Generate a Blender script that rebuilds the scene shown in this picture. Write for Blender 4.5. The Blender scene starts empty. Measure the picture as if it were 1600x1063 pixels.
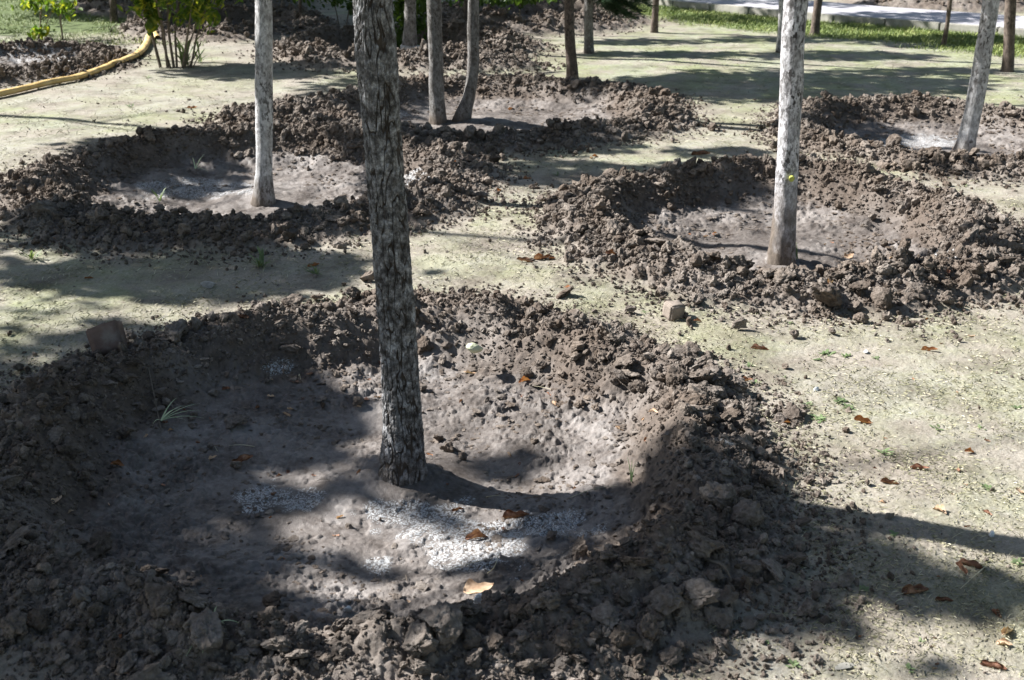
import bpy, bmesh, math, random
import numpy as np
from mathutils import Vector, Matrix, Euler

random.seed(7)
rng = np.random.default_rng(11)
SC = bpy.context.scene
COL = SC.collection
R = math.radians

# ------------------------------------------------------------------ camera, sky, sun, exposure
CAM_H, PITCH, FPX = 1.69, R(22.0), 1778.0
cam_d = bpy.data.cameras.new("camera"); cam_d.lens = 40.0; cam_d.sensor_width = 36.0
cam_d.clip_start = 0.05; cam_d.clip_end = 1500
cam_d.dof.use_dof = True; cam_d.dof.focus_distance = 4.1; cam_d.dof.aperture_fstop = 7.1
cam = bpy.data.objects.new("camera", cam_d); COL.objects.link(cam)
cam.location = (0, 0, CAM_H); cam.rotation_euler = (R(90) - PITCH, 0, 0)
SC.camera = cam

SUN_EL = R(39.0)
SUN_H = Vector((-0.95, 0.31, 0)).normalized()            # horizontal direction towards the sun
SUN_DIR = Vector((SUN_H.x * math.cos(SUN_EL), SUN_H.y * math.cos(SUN_EL), math.sin(SUN_EL)))
world = bpy.data.worlds.new("World"); SC.world = world; world.use_nodes = True
wn = world.node_tree.nodes; wl = world.node_tree.links
for n in list(wn): wn.remove(n)
wo = wn.new("ShaderNodeOutputWorld"); wb = wn.new("ShaderNodeBackground"); ws = wn.new("ShaderNodeTexSky")
ws.sky_type = 'NISHITA'; ws.sun_disc = False; ws.sun_elevation = SUN_EL
ws.sun_rotation = math.atan2(SUN_H.x, SUN_H.y)
wb.inputs["Strength"].default_value = 0.058
wl.new(ws.outputs[0], wb.inputs["Color"]); wl.new(wb.outputs[0], wo.inputs["Surface"])
sun_d = bpy.data.lights.new("sun", 'SUN'); sun_d.energy = 4.9; sun_d.angle = R(0.53); sun_d.color = (1.0, 0.985, 0.965)
sun = bpy.data.objects.new("sun", sun_d); COL.objects.link(sun)
sun.rotation_euler = SUN_DIR.to_track_quat('Z', 'Y').to_euler()
SC.view_settings.view_transform = 'Standard'; SC.view_settings.look = 'None'
SC.view_settings.exposure = 1.50; SC.view_settings.gamma = 1.0

# ------------------------------------------------------------------ pixel <-> world helpers
CP, SP = math.cos(PITCH), math.sin(PITCH)
def ray(u, v):
    a = (u - 800) / FPX; b = (531.5 - v) / FPX
    return Vector((a, CP + b * SP, -SP + b * CP))
def on_z(u, v, z=0.0):
    d = ray(u, v); t = (z - CAM_H) / d.z
    return Vector((d.x * t, d.y * t, z))
def on_y(u, v, y):
    d = ray(u, v); t = y / d.y
    return Vector((d.x * t, y, CAM_H + d.z * t))
def project(x, y, z):
    dz = z - CAM_H
    dep = y * CP - dz * SP
    up = y * SP + dz * CP
    dep = np.where(dep < 0.05, 0.05, dep)
    return 800 + FPX * x / dep, 531.5 - FPX * up / dep, dep

# ------------------------------------------------------------------ numpy noise
_P = np.random.default_rng(5).permutation(4096).astype(np.int64)
def hsh(i, j, k=0):
    return _P[(_P[(_P[i & 4095] + j) & 4095] + k) & 4095]
_G = np.random.default_rng(6).uniform(0, 2 * np.pi, 4096); _GX, _GY = np.cos(_G), np.sin(_G)
def pn2(x, y, s=0):
    xi = np.floor(x).astype(np.int64); yi = np.floor(y).astype(np.int64)
    xf = x - xi; yf = y - yi
    u = xf * xf * xf * (xf * (xf * 6 - 15) + 10); v = yf * yf * yf * (yf * (yf * 6 - 15) + 10)
    def g(a, b):
        h = hsh(xi + a, yi + b, s); return _GX[h] * (xf - a) + _GY[h] * (yf - b)
    a = g(0, 0); b = g(1, 0); c = g(0, 1); d = g(1, 1)
    return 1.45 * ((a * (1 - u) + b * u) * (1 - v) + (c * (1 - u) + d * u) * v)
def fbm(x, y, octv=4, s=0, gain=0.5):
    t = 0.0; a = 1.0; f = 1.0; n = 0.0
    for o in range(octv):
        t = t + a * pn2(x * f, y * f, s + o * 17); n += a; a *= gain; f *= 2.03
    return t / n
_V = np.random.default_rng(8).random((4096, 3))
def pn3(x, y, z, s=0):
    xi = np.floor(x).astype(np.int64); yi = np.floor(y).astype(np.int64); zi = np.floor(z).astype(np.int64)
    xf = x - xi; yf = y - yi; zf = z - zi
    u = xf * xf * (3 - 2 * xf); v = yf * yf * (3 - 2 * yf); w = zf * zf * (3 - 2 * zf)
    def g(a, b, c): return _V[hsh(hsh(xi + a, yi + b, s), zi + c), 0]
    r = 0
    for a in (0, 1):
        for b in (0, 1):
            for c in (0, 1):
                r = r + g(a, b, c) * (u if a else 1 - u) * (v if b else 1 - v) * (w if c else 1 - w)
    return r * 2 - 1
def domes(x, y, cell, s=0):
    """nearest jittered lump per cell: height 0..1 of a field of rounded lumps, and its random id"""
    x = x / cell; y = y / cell
    xi = np.floor(x).astype(np.int64); yi = np.floor(y).astype(np.int64)
    best = np.zeros_like(x)
    for a in (-1, 0, 1):
        for b in (-1, 0, 1):
            h = hsh(xi + a, yi + b, s); v = _V[h]
            cx = xi + a + v[..., 0]; cy = yi + b + v[..., 1]; rad = 0.35 + 0.55 * v[..., 2]
            d2 = ((x - cx) ** 2 + (y - cy) ** 2) / rad ** 2
            hh = rad * np.sqrt(np.clip(1 - d2, 0, 1))
            best = np.maximum(best, hh)
    return best
def sst(a, b, x):
    t = np.clip((x - a) / (b - a), 0, 1); return t * t * (3 - 2 * t)

# ------------------------------------------------------------------ the watering pits (world metres)
#        cx     cy    R     out   depth  rim   floor
PITS = [(-0.42, 3.22, 1.09, 0.30, 0.130, 0.080, 0.42, 'nearest pit'),
        (-1.55, 6.78, 1.12, 0.34, 0.12, 0.075, 0.42, 'pit of the pale tree behind the furrowed tree'),
        (1.42, 5.75, 0.98, 0.32, 0.14, 0.080, 0.40, 'pit of the white flaking tree'),
        (3.15, 8.08, 1.00, 0.30, 0.11, 0.055, 0.42, 'pit of the leaning pale tree by the edge'),
        (-0.15, 9.08, 1.20, 0.34, 0.11, 0.050, 0.50, 'pit of the twin grey trees'),
        (-1.20, 12.5, 1.10, 0.42, 0.14, 0.11, 0.50, 'pit of the tree with a cut collar'),
        (-5.00, 11.35, 0.88, 0.36, 0.07, 0.09, 0.50, 'pit by the yellow hose'),
        (0.25, 15.3, 1.05, 0.50, 0.12, 0.16, 0.50, 'far heap behind the lawn'),
        (-3.5, 14.5, 0.95, 0.45, 0.12, 0.09, 0.50, 'far heap behind the bush'),
        (-4.6, 17.2, 1.2, 0.5, 0.12, 0.17, 0.50, 'far heap'),
        (6.4, 17.9, 1.15, 0.55, 0.12, 0.15, 0.50, 'pit beyond the paved path')]
FEET = [(on_z(628, 736, -.1), .07), (on_z(411, 308, -.1), .06), (on_z(1221, 408, -.1), .07), (on_z(1505, 244, -.1), .065), (on_z(684, 190, -.1), .06), (on_z(717, 188, -.1), .06)]

HEAPS = [(-1.75, 8.70, 0.50, 0.45, 0.10), (-0.35, 11.3, 0.65, 0.35, 0.11), (-1.05, 7.75, 0.45, 0.28, 0.08)]
def pit_r(p, x, y):
    dx = x - p[0]; dy = y - p[1]
    d = np.sqrt(dx * dx + dy * dy) + 1e-6
    k = p[0] * 3.1 + p[1] * 1.7
    nx = dx / d; ny = dy / d
    w = 1 + 0.085 * pn2(nx * 1.3 + k, ny * 1.3 - k, 3) + 0.05 * pn2(nx * 3.3 + k, ny * 3.3, 4)
    if p[0] == -0.42: w = w * (1 - 0.07 * np.clip(nx * 0.55 - ny * 0.83, 0, 1))
    return d / w, nx, ny, d

def height(x, y, detail=True):
    x = np.asarray(x, float); y = np.asarray(y, float)
    z = 0.022 * pn2(x * 0.45, y * 0.45, 9) + 0.010 * pn2(x * 1.7, y * 1.7, 10)
    base = z.copy()
    soil = np.zeros_like(x); floor = np.zeros_like(x); bank = np.zeros_like(x)
    for p in PITS:
        cx, cy, Rr, out, dep, rim, ff, _ = p
        sel = ((x - cx) ** 2 + (y - cy) ** 2) < (Rr + out + 1.0) ** 2
        if not sel.any(): continue
        xs = x[sel]; ys = y[sel]
        r, nx, ny, d = pit_r(p, xs, ys)
        k = cx * 2.3 + cy
        rimh = rim * (1 + 0.50 * pn2(nx * 1.6 + k, ny * 1.6 + k, 12) + 0.45 * pn2(xs * 3.2, ys * 3.2, 13) + 0.30 * pn2(xs * 7.2, ys * 7.2, 14))
        rf = Rr * ff
        t_in = np.clip((r - rf) / (Rr - rf), 0, 1)
        prof_in = -dep + (dep + rimh) * (0.60 * t_in ** 1.35 * (1 - 0.2 * t_in) + 0.52 * sst(0.66, 1.0, t_in))
        prof_in = prof_in + 0.030 * np.exp(-(d / 0.22) ** 2) 
        t_out = np.clip((r - Rr) / out, 0, 1)
        prof_out = rimh * (1 - sst(0.0, 1.0, t_out) * 0.65 - 0.35 * t_out)
        zz = z[sel]; bb = base[sel]
        inside = r < Rr
        zz = np.where(inside, bb + prof_in, np.where(r < Rr + out, np.maximum(zz, bb + prof_out), zz))
        z[sel] = zz
        edge = 1 - sst(Rr + out * 0.72, Rr + out * 1.18, r + 0.10 * fbm(xs * 5, ys * 5, 3, 21))
        soil[sel] = np.maximum(soil[sel], edge)
        fl = 1 - sst(Rr * 0.66, Rr * 0.88, r + 0.07 * fbm(xs * 6, ys * 6, 3, 22))
        floor[sel] = np.maximum(floor[sel] * (~inside), fl)
        bk = (1 - sst(Rr * 0.93, Rr * 1.00, r)) * sst(rf * 0.9, rf * 1.45, r + 0.16 * fbm(xs * 3, ys * 3, 3, 23))
        bank[sel] = np.maximum(bank[sel], bk)
    for (hx, hy, ra, rb, hh) in HEAPS:
        q2 = np.sqrt(((x - hx) / ra) ** 2 + ((y - hy) / rb) ** 2) + 0.25 * fbm(x * 3, y * 3, 3, 26)
        b_ = 1 - sst(0.0, 1.1, q2); z = z + hh * b_; soil = np.maximum(soil, 1 - sst(0.75, 1.15, q2)); floor = floor * sst(0.4, 1.0, q2); bank = bank * sst(0.4, 1.0, q2)
    for (q, w) in FEET:
        dd = ((x - q.x) ** 2 + (y - q.y) ** 2)
        z = z + 0.022 * np.exp(-dd / (w * 1.5) ** 2)
    if detail:
        rub = soil * (1 - floor)
        rub2 = rub * (1 - 0.55 * bank)
        z = z + rub * 0.018 * fbm(x * 7, y * 7, 4, 30)
        near = sst(9.5, 6.0, np.hypot(x, y)) if False else 1.0
        z = z + rub2 * (0.020 * domes(x, y, 0.085, 41) + 0.016 * domes(x + 3.3, y + 1.7, 0.045, 42) + 0.011 * domes(x + 0.3, y + 5.7, 0.021, 43) + 0.008 * fbm(x * 32, y * 32, 3, 44))
        # smeared lumps on the bank and round the floor
        calm = 0.42 + 0.7 * sst(-0.05, 0.28, fbm(x * 3.1, y * 3.1, 3, 67))
        lump = np.clip(bank * calm + 0.45 * floor * sst(0.0, 0.35, fbm(x * 2.2, y * 2.2, 3, 50)), 0, 1)
        nse = fbm(x * 11, y * 16, 4, 51)
        led = fbm(x * 7.5 + 3, y * 9.5, 4, 56, 0.6)
        l2 = fbm(x * 17 + 3, y * 21, 4, 65, 0.62)
        z = z + lump * (0.009 * sst(0.06, 0.10, led) + 0.006 * sst(0.20, 0.24, l2) - 0.007 * sst(0.030, 0.0, np.abs(fbm(x * 6.5, y * 6.5, 4, 66))) * sst(0.0, 0.2, led + 0.1)
                        + 0.009 * domes(x + 0.7, y, 0.04, 57) * sst(0.10, 0.35, fbm(x * 5, y * 5, 2, 58)) + 0.004 * domes(x, y + 0.4, 0.018, 64) * sst(0.1, 0.3, l2))
        z = z + lump * (0.007 * np.abs(nse) * 2 - 0.003 + 0.004 * sst(0.05, 0.22, nse) + 0.006 * sst(0.10, 0.16, fbm(x * 22, y * 30, 3, 52)))
        fb = fbm(x * 5.2, y * 7.2, 4, 59, 0.6)
        z = z + floor * (0.018 * pn2(x * 4.1, y * 4.1, 53) + 0.007 * sst(0.16, 0.22, fb) + 0.004 * sst(0.30, 0.34, fb) - 0.006 * sst(0.25, 0.32, -fb) + 0.006 - 0.006 * sst(0.022, 0.0, np.abs(fbm(x * 3.1, y * 3.1, 5, 68, 0.6))) * sst(0.0, 0.2, fbm(x * 1.9, y * 1.9, 2, 69)) + 0.0022 * fbm(x * 34, y * 34, 3, 70) * fbm(x * 14, y * 14, 3, 54) + 0.0012 * fbm(x * 60, y * 60, 2, 55))
        lawn = 1 - np.clip(soil, 0, 1)
        z = z + lawn * (0.004 * fbm(x * 9, y * 9, 4, 60) + 0.0030 * np.clip(fbm(x * 45, y * 45, 2, 61), -0.1, 1))
        sp = sst(0.25, 0.5, fbm(x * 1.6, y * 1.6, 3, 62)) * lawn
        z = z + sp * 0.008 * domes(x, y, 0.022, 63)
    return z, soil, floor, bank
def gz(x, y, detail=True):
    return float(height(np.array([x]), np.array([y]), detail)[0][0])
def hit(u, v):
    """world point of the ground seen at that place of the photograph"""
    p = on_z(u, v, 0)
    for _ in range(8):
        p = on_z(u, v, gz(p.x, p.y, False))
    return p

# ------------------------------------------------------------------ materials
def newmat(name):
    m = bpy.data.materials.new(name); m.use_nodes = True
    nt = m.node_tree; b = nt.nodes["Principled BSDF"]
    return m, nt, b
class NB:
    def __init__(s, nt): s.nt = nt; s.N = nt.nodes; s.L = nt.links
    def co(s, kind="position"):
        if kind == "position": return s.N.new("ShaderNodeNewGeometry").outputs["Position"]
        return s.N.new("ShaderNodeTexCoord").outputs[kind]
    def mapping(s, v, scale):
        m = s.N.new("ShaderNodeMapping"); s.L.new(v, m.inputs[0]); m.inputs["Scale"].default_value = scale; return m.outputs[0]
    def noise(s, v, scale, detail=4, rough=0.55, dist=0.0):
        n = s.N.new("ShaderNodeTexNoise"); s.L.new(v, n.inputs["Vector"])
        n.inputs["Scale"].default_value = scale; n.inputs["Detail"].default_value = detail
        n.inputs["Roughness"].default_value = rough; n.inputs["Distortion"].default_value = dist
        return n.outputs["Fac"]
    def voro(s, v, scale, feature='F1'):
        n = s.N.new("ShaderNodeTexVoronoi"); n.feature = feature; s.L.new(v, n.inputs["Vector"]); n.inputs["Scale"].default_value = scale
        return n.outputs["Distance"]
    def ramp(s, f, stops):
        r = s.N.new("ShaderNodeValToRGB"); s.L.new(f, r.inputs[0]); e = r.color_ramp.elements
        while len(e) < len(stops): e.new(0.5)
        for q, (p, c) in zip(e, stops):
            q.position = p; q.color = (c[0], c[1], c[2], 1) if isinstance(c, tuple) else (c, c, c, 1)
        return r.outputs["Color"]
    def mix(s, f, a, b, mode='MIX'):
        m = s.N.new("ShaderNodeMix"); m.data_type = 'RGBA'; m.blend_type = mode
        for sock, val in ((m.inputs["Factor"], f), (m.inputs[6], a), (m.inputs[7], b)):
            if isinstance(val, (int, float)): sock.default_value = val
            elif isinstance(val, tuple): sock.default_value = (*val, 1)
            else: s.L.new(val, sock)
        return m.outputs[2]
    def math(s, op, a, b=0.0, clamp=False):
        m = s.N.new("ShaderNodeMath"); m.operation = op; m.use_clamp = clamp
        for sock, val in zip(m.inputs, (a, b)):
            if isinstance(val, (int, float)): sock.default_value = val
            else: s.L.new(val, sock)
        return m.outputs[0]
    def attr(s, name):
        a = s.N.new("ShaderNodeAttribute"); a.attribute_name = name; return a
    def bump(s, h, strength, dist, prev=None):
        b = s.N.new("ShaderNodeBump"); s.L.new(h, b.inputs["Height"]); b.inputs["Strength"].default_value = strength
        b.inputs["Distance"].default_value = dist
        if prev is not None: s.L.new(prev, b.inputs["Normal"])
        return b.outputs[0]

def soil_color(nb, p):
    wet = nb.ramp(nb.noise(p, 2.1, 5, 0.65), [(0.44, 0.0), (0.58, 0.6)])
    a = nb.noise(p, 5, 6, 0.65); c = nb.noise(p, 42, 5, 0.7)
    col = nb.ramp(a, [(0.34, (0.078, 0.063, 0.051)), (0.50, (0.155, 0.130, 0.111)), (0.66, (0.255, 0.222, 0.193))])
    col2 = nb.ramp(c, [(0.32, (0.070, 0.056, 0.046)), (0.5, (0.170, 0.144, 0.123)), (0.70, (0.34, 0.302, 0.268))])
    return nb.mix(wet, nb.mix(0.55, col, col2), nb.ramp(c, [(0.3, (0.060, 0.043, 0.032)), (0.7, (0.20, 0.155, 0.12))]))
def make_soil():
    m, nt, b = newmat("dug soil"); nb = NB(nt); p = nb.co()
    col = soil_color(nb, p)
    t = nb.attr("tint"); f = t.outputs["Fac"]
    oi = nb.N.new("ShaderNodeObjectInfo").outputs["Random"]
    f2 = nb.math('ADD', f, oi)
    dark = nb.mix(1.0, col, nb.ramp(nb.math('FRACT', f2), [(0.0, (0.72, 0.68, 0.64)), (0.5, (1.0, 1.0, 1.0)), (1.0, (1.32, 1.33, 1.32))]), 'MULTIPLY')
    nt.links.new(dark, b.inputs["Base Color"]); b.inputs["Roughness"].default_value = 0.93
    b.inputs["Specular IOR Level"].default_value = 0.15
    n1 = nb.bump(nb.noise(p, 75, 5, 0.7), 0.75, 0.012); n2 = nb.bump(nb.noise(p, 320, 3, 0.6), 0.5, 0.003, n1)
    nt.links.new(n2, b.inputs["Normal"])
    return m
M_SOIL = make_soil()

def make_ground():
    m, nt, b = newmat("pit ground"); nb = NB(nt); p = nb.co()
    masks = nb.attr("masks")            # r soil, g floor, b lime
    extra = nb.attr("extra")            # r grass strip, g bank
    sm = nb.N.new("ShaderNodeSeparateColor"); nt.links.new(masks.outputs["Color"], sm.inputs[0])
    se = nb.N.new("ShaderNodeSeparateColor"); nt.links.new(extra.outputs["Color"], se.inputs[0])
    # dry lawn: pale crust with olive moss and straw
    n1 = nb.noise(p, 1.3, 6, 0.6); n2 = nb.noise(nb.mapping(p, (1, 1.0, 1)), 16, 6, 0.72); n3 = nb.noise(p, 130, 4, 0.7)
    crust = nb.ramp(n3, [(0.30, (0.17, 0.150, 0.120)), (0.47, (0.290, 0.276, 0.230)), (0.60, (0.385, 0.370, 0.318)), (0.75, (0.51, 0.497, 0.44))])
    moss = nb.ramp(nb.noise(p, 90, 4, 0.7), [(0.3, (0.115, 0.118, 0.055)), (0.52, (0.245, 0.245, 0.125)), (0.75, (0.42, 0.41, 0.26))])
    mf = nb.ramp(nb.math('ADD', nb.math('MULTIPLY', n1, 0.55), nb.math('MULTIPLY', n2, 0.5)), [(0.45, 0.0), (0.58, 0.85)])
    mo = nb.attr('mossy').outputs['Fac']
    lawn = nb.mix(nb.math('MULTIPLY', mf, nb.math('ADD', nb.math('MULTIPLY', mo, 0.5), 0.55)), crust, moss)
    lawn = nb.mix(nb.math('MULTIPLY', mo, 0.30), lawn, (0.27, 0.32, 0.17))
    fleck = nb.ramp(nb.noise(nb.mapping(p, (1, 0.55, 1)), 60, 3, 0.5), [(0.64, 0.0), (0.70, 0.75)])
    lawn = nb.mix(fleck, lawn, (0.15, 0.115, 0.085))
    bare = nb.ramp(nb.noise(p, 2.3, 5, 0.65), [(0.46, 0.0), (0.60, 0.8)])
    lawn = nb.mix(bare, lawn, nb.ramp(n3, [(0.3, (0.19, 0.16, 0.13)), (0.7, (0.40, 0.36, 0.31))]))
    green = nb.ramp(nb.noise(p, 14, 5, 0.7), [(0.3, (0.040, 0.060, 0.016)), (0.55, (0.085, 0.125, 0.030)), (0.8, (0.20, 0.20, 0.10))])
    lawn = nb.mix(nb.math('MULTIPLY', se.outputs[2], 0.9), lawn, nb.ramp(nb.noise(p, 55, 5, 0.7), [(0.3, (0.13, 0.105, 0.085)), (0.5, (0.27, 0.232, 0.195)), (0.7, (0.42, 0.375, 0.325))]))
    tread = nb.ramp(nb.noise(p, 3.6, 6, 0.7), [(0.34, (0.56, 0.54, 0.52)), (0.47, (0.84, 0.83, 0.81)), (0.56, (0.98, 0.98, 0.97)), (0.7, (1.10, 1.10, 1.09))])
    lawn = nb.mix(1.0, lawn, tread, 'MULTIPLY')
    lawn = nb.mix(se.outputs[0], lawn, green)
    # dug soil
    soil = soil_color(nb, p)
    # trodden wet-dried mud of the pit floor
    f1 = nb.noise(p, 3.2, 5, 0.6); f2 = nb.noise(p, 60, 5, 0.65)
    floor = nb.mix(0.35, nb.ramp(f1, [(0.38, (0.085, 0.071, 0.062)), (0.50, (0.165, 0.143, 0.128)), (0.64, (0.275, 0.250, 0.232))]),
                   nb.ramp(f2, [(0.3, (0.085, 0.070, 0.060)), (0.55, (0.195, 0.172, 0.155)), (0.75, (0.34, 0.315, 0.298))]))
    stain = nb.ramp(nb.noise(p, 9, 6, 0.75), [(0.38, (0.58, 0.55, 0.53)), (0.52, (1.0, 1.0, 1.0)), (0.70, (1.15, 1.15, 1.15))])
    floor = nb.mix(1.0, floor, stain, 'MULTIPLY')
    # white lime: a crust broken into fine crumbs
    wp = nb.N.new('ShaderNodeVectorMath'); wp.operation = 'MULTIPLY_ADD'; nn = nb.N.new('ShaderNodeTexNoise'); nn.inputs['Scale'].default_value = 60; nt.links.new(p, nn.inputs['Vector']); nt.links.new(nn.outputs['Color'], wp.inputs[0]); wp.inputs[1].default_value = (.03, .03, .03); nt.links.new(p, wp.inputs[2])
    e1 = nb.voro(wp.outputs[0], 135, 'F1')
    crumb = nb.ramp(nb.math('ADD', e1, nb.math('MULTIPLY', nb.math('SUBTRACT', 1.0, sm.outputs[2]), 0.5)), [(0.40, 1.0), (0.62, 0.0)])
    br = nb.ramp(nb.noise(p, 34, 4, 0.7), [(0.34, 0.0), (0.42, 1.0)])
    limef = nb.math('MULTIPLY', nb.math('MULTIPLY', nb.math('MULTIPLY', sm.outputs[2], 1.6, True), nb.math('ADD', nb.math('MULTIPLY', crumb, 0.95), 0.05)), br)
    limec = nb.ramp(f2, [(0.3, (0.34, 0.345, 0.35)), (0.7, (0.58, 0.58, 0.575))])
    col = nb.mix(sm.outputs[0], lawn, soil)
    fm = nb.math('ADD', sm.outputs[1], nb.math('MULTIPLY', se.outputs[1], 0.45), True)
    col = nb.mix(fm, col, floor)
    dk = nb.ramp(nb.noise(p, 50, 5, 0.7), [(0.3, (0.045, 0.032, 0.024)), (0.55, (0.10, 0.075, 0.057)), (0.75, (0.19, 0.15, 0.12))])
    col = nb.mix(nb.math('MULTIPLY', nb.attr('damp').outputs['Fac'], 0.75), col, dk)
    col = nb.mix(limef, col, limec)
    nt.links.new(col, b.inputs["Base Color"])
    b.inputs["Specular IOR Level"].default_value = 0.25
    rr = nb.ramp(nb.math('MULTIPLY', fm, nb.ramp(nb.noise(p, 6, 5, 0.6), [(0.42, 0.2), (0.6, 1.0)])), [(0.0, 0.95), (1.0, 0.42)])
    nt.links.new(rr, b.inputs["Roughness"])
    b1 = nb.bump(nb.noise(p, 48, 6, 0.72), 0.55, 0.012)
    b2 = nb.bump(nb.noise(p, 260, 3, 0.6), 0.45, 0.003, b1)
    b3 = nb.bump(limef, 0.6, 0.003, b2)
    nt.links.new(b3, b.inputs["Normal"])
    return m
M_GROUND = make_ground()

def simple(name, stops, scale=8, rough=0.8, bumpd=0.0, spec=0.3, mapping=None, transl=0.0, coord="position", bscale=60):
    m, nt, b = newmat(name); nb = NB(nt); p = nb.co(coord)
    if mapping: p = nb.mapping(p, mapping)
    oi = nb.N.new("ShaderNodeObjectInfo").outputs["Random"]
    col = nb.ramp(nb.noise(p, scale, 5, 0.65), stops)
    v = nb.ramp(oi, [(0.0, 0.8), (1.0, 1.2)])
    col = nb.mix(1.0, col, v, 'MULTIPLY')
    nt.links.new(col, b.inputs["Base Color"]); b.inputs["Roughness"].default_value = rough
    b.inputs["Specular IOR Level"].default_value = spec
    if bumpd: nt.links.new(nb.bump(nb.noise(p, bscale, 5, 0.7), 0.8, bumpd), b.inputs["Normal"])
    if transl:
        t = nb.N.new("ShaderNodeBsdfTranslucent"); nt.links.new(nb.mix(1.0, col, (1.25, 1.25, 0.7), 'MULTIPLY'), t.inputs["Color"])
        ms = nb.N.new("ShaderNodeMixShader"); ms.inputs[0].default_value = transl
        nt.links.new(b.outputs[0], ms.inputs[1]); nt.links.new(t.outputs[0], ms.inputs[2])
        nt.links.new(ms.outputs[0], nb.N["Material Output"].inputs["Surface"])
    return m
M_LEAF = simple("crown leaf", [(0.3, (0.045, 0.075, 0.02)), (0.7, (0.10, 0.14, 0.035))], 3, 0.5, transl=0.25)
M_BUSH = simple("bush leaf", [(0.30, (0.045, 0.10, 0.015)), (0.52, (0.11, 0.18, 0.025)), (0.64, (0.45, 0.43, 0.05))], 9, 0.5, transl=0.55)
M_BUSHD = simple("dark bush leaf", [(0.30, (0.030, 0.065, 0.014)), (0.6, (0.07, 0.12, 0.022))], 9, 0.5, transl=0.4)
M_NEEDLE = simple("pine needle", [(0.3, (0.018, 0.040, 0.018)), (0.7, (0.045, 0.085, 0.035))], 20, 0.6)
M_TWIG = simple("twig", [(0.3, (0.09, 0.07, 0.05)), (0.7, (0.22, 0.18, 0.14))], 30, 0.8)
M_STRAW = simple("straw", [(0.3, (0.38, 0.33, 0.21)), (0.7, (0.60, 0.55, 0.40))], 30, 0.7)
M_DRY = simple("dry leaf", [(0.36, (0.10, 0.040, 0.022)), (0.5, (0.22, 0.105, 0.065)), (0.64, (0.42, 0.25, 0.17))], 28, 0.75, 0.004, transl=0.15)
M_PALE = simple("pale dry leaf", [(0.30, (0.40, 0.24, 0.14)), (0.6, (0.62, 0.45, 0.31))], 28, 0.75, 0.003, transl=0.1)
M_ORANGE = simple("orange leaf", [(0.30, (0.20, 0.075, 0.032)), (0.6, (0.38, 0.175, 0.08))], 28, 0.7, 0.003, transl=0.2)
M_WEED = simple("weed leaf", [(0.30, (0.10, 0.15, 0.06)), (0.7, (0.26, 0.33, 0.17))], 20, 0.6, transl=0.3)
M_STONE = simple("pale stone", [(0.35, (0.52, 0.54, 0.36)), (0.6, (0.70, 0.71, 0.50))], 14, 0.6, 0.003)
M_STONEB = simple("white stone", [(0.35, (0.40, 0.41, 0.42)), (0.6, (0.70, 0.72, 0.73))], 30, 0.6, 0.003)
M_PEB = simple("grey stone", [(0.35, (0.26, 0.245, 0.225)), (0.6, (0.42, 0.40, 0.37))], 30, 0.8, 0.003)
M_BRICK = simple("brick", [(0.3, (0.095, 0.062, 0.048)), (0.5, (0.145, 0.100, 0.080)), (0.66, (0.20, 0.165, 0.14))], 12, 0.9, 0.004)
M_HOSE = simple("yellow hose", [(0.25, (0.40, 0.25, 0.09)), (0.45, (0.68, 0.47, 0.19)), (0.7, (0.80, 0.60, 0.30))], 7, 0.55, 0.004)
M_CONC = simple("paving", [(0.3, (0.32, 0.31, 0.33)), (0.7, (0.45, 0.43, 0.44))], 5, 0.85, 0.002)
M_KERB = simple("kerb concrete", [(0.3, (0.24, 0.23, 0.20)), (0.7, (0.42, 0.40, 0.35))], 9, 0.9, 0.004)
def tuft_mat():
    m, nt, b = newmat("grass blade"); nb = NB(nt); t = nb.attr("tint")
    col = nb.ramp(t.outputs["Fac"], [(0.0, (0.07, 0.11, 0.02)), (0.45, (0.18, 0.24, 0.045)), (0.8, (0.32, 0.34, 0.10)), (1.0, (0.45, 0.40, 0.22))])
    nt.links.new(col, b.inputs["Base Color"]); b.inputs["Roughness"].default_value = 0.6
    return m
M_BLADE = tuft_mat()
def dry_mat():
    m, nt, b = newmat("dry grass blade"); nb = NB(nt); t = nb.attr("tint")
    col = nb.ramp(t.outputs["Fac"], [(0.0, (0.15, 0.15, 0.075)), (0.35, (0.29, 0.27, 0.165)), (0.7, (0.45, 0.41, 0.29)), (1.0, (0.58, 0.54, 0.40))])
    nt.links.new(col, b.inputs["Base Color"]); b.inputs["Roughness"].default_value = 0.7
    return m
M_DRYBLADE = dry_mat()

def bark_furrow():
    m, nt, b = newmat("furrowed bark"); nb = NB(nt)
    p = nb.co("Object"); q = nb.mapping(p, (1, 1, 0.85))
    c = nb.attr("crack").outputs["Fac"]
    base = nb.ramp(nb.noise(q, 40, 6, 0.74), [(0.38, (0.060, 0.055, 0.052)), (0.48, (0.150, 0.145, 0.142)), (0.56, (0.30, 0.295, 0.295)), (0.66, (0.56, 0.56, 0.57))])
    fiss = nb.ramp(nb.noise(q, 50, 4, 0.6), [(0.3, (0.030, 0.024, 0.020)), (0.7, (0.085, 0.07, 0.058))])
    col = nb.mix(nb.ramp(c, [(0.12, 1.0), (0.62, 0.0)]), base, fiss)
    low = nb.attr("low").outputs["Fac"]
    col = nb.mix(nb.math('MULTIPLY', low, 0.5), col, (0.12, 0.095, 0.075))
    nt.links.new(col, b.inputs["Base Color"]); b.inputs["Roughness"].default_value = 0.9; b.inputs["Specular IOR Level"].default_value = 0.2
    b1 = nb.bump(nb.noise(q, 70, 6, 0.75), 0.9, 0.010); b2 = nb.bump(nb.noise(p, 260, 3, 0.6), 0.5, 0.003, b1)
    nt.links.new(b2, b.inputs["Normal"]); return m
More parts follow.
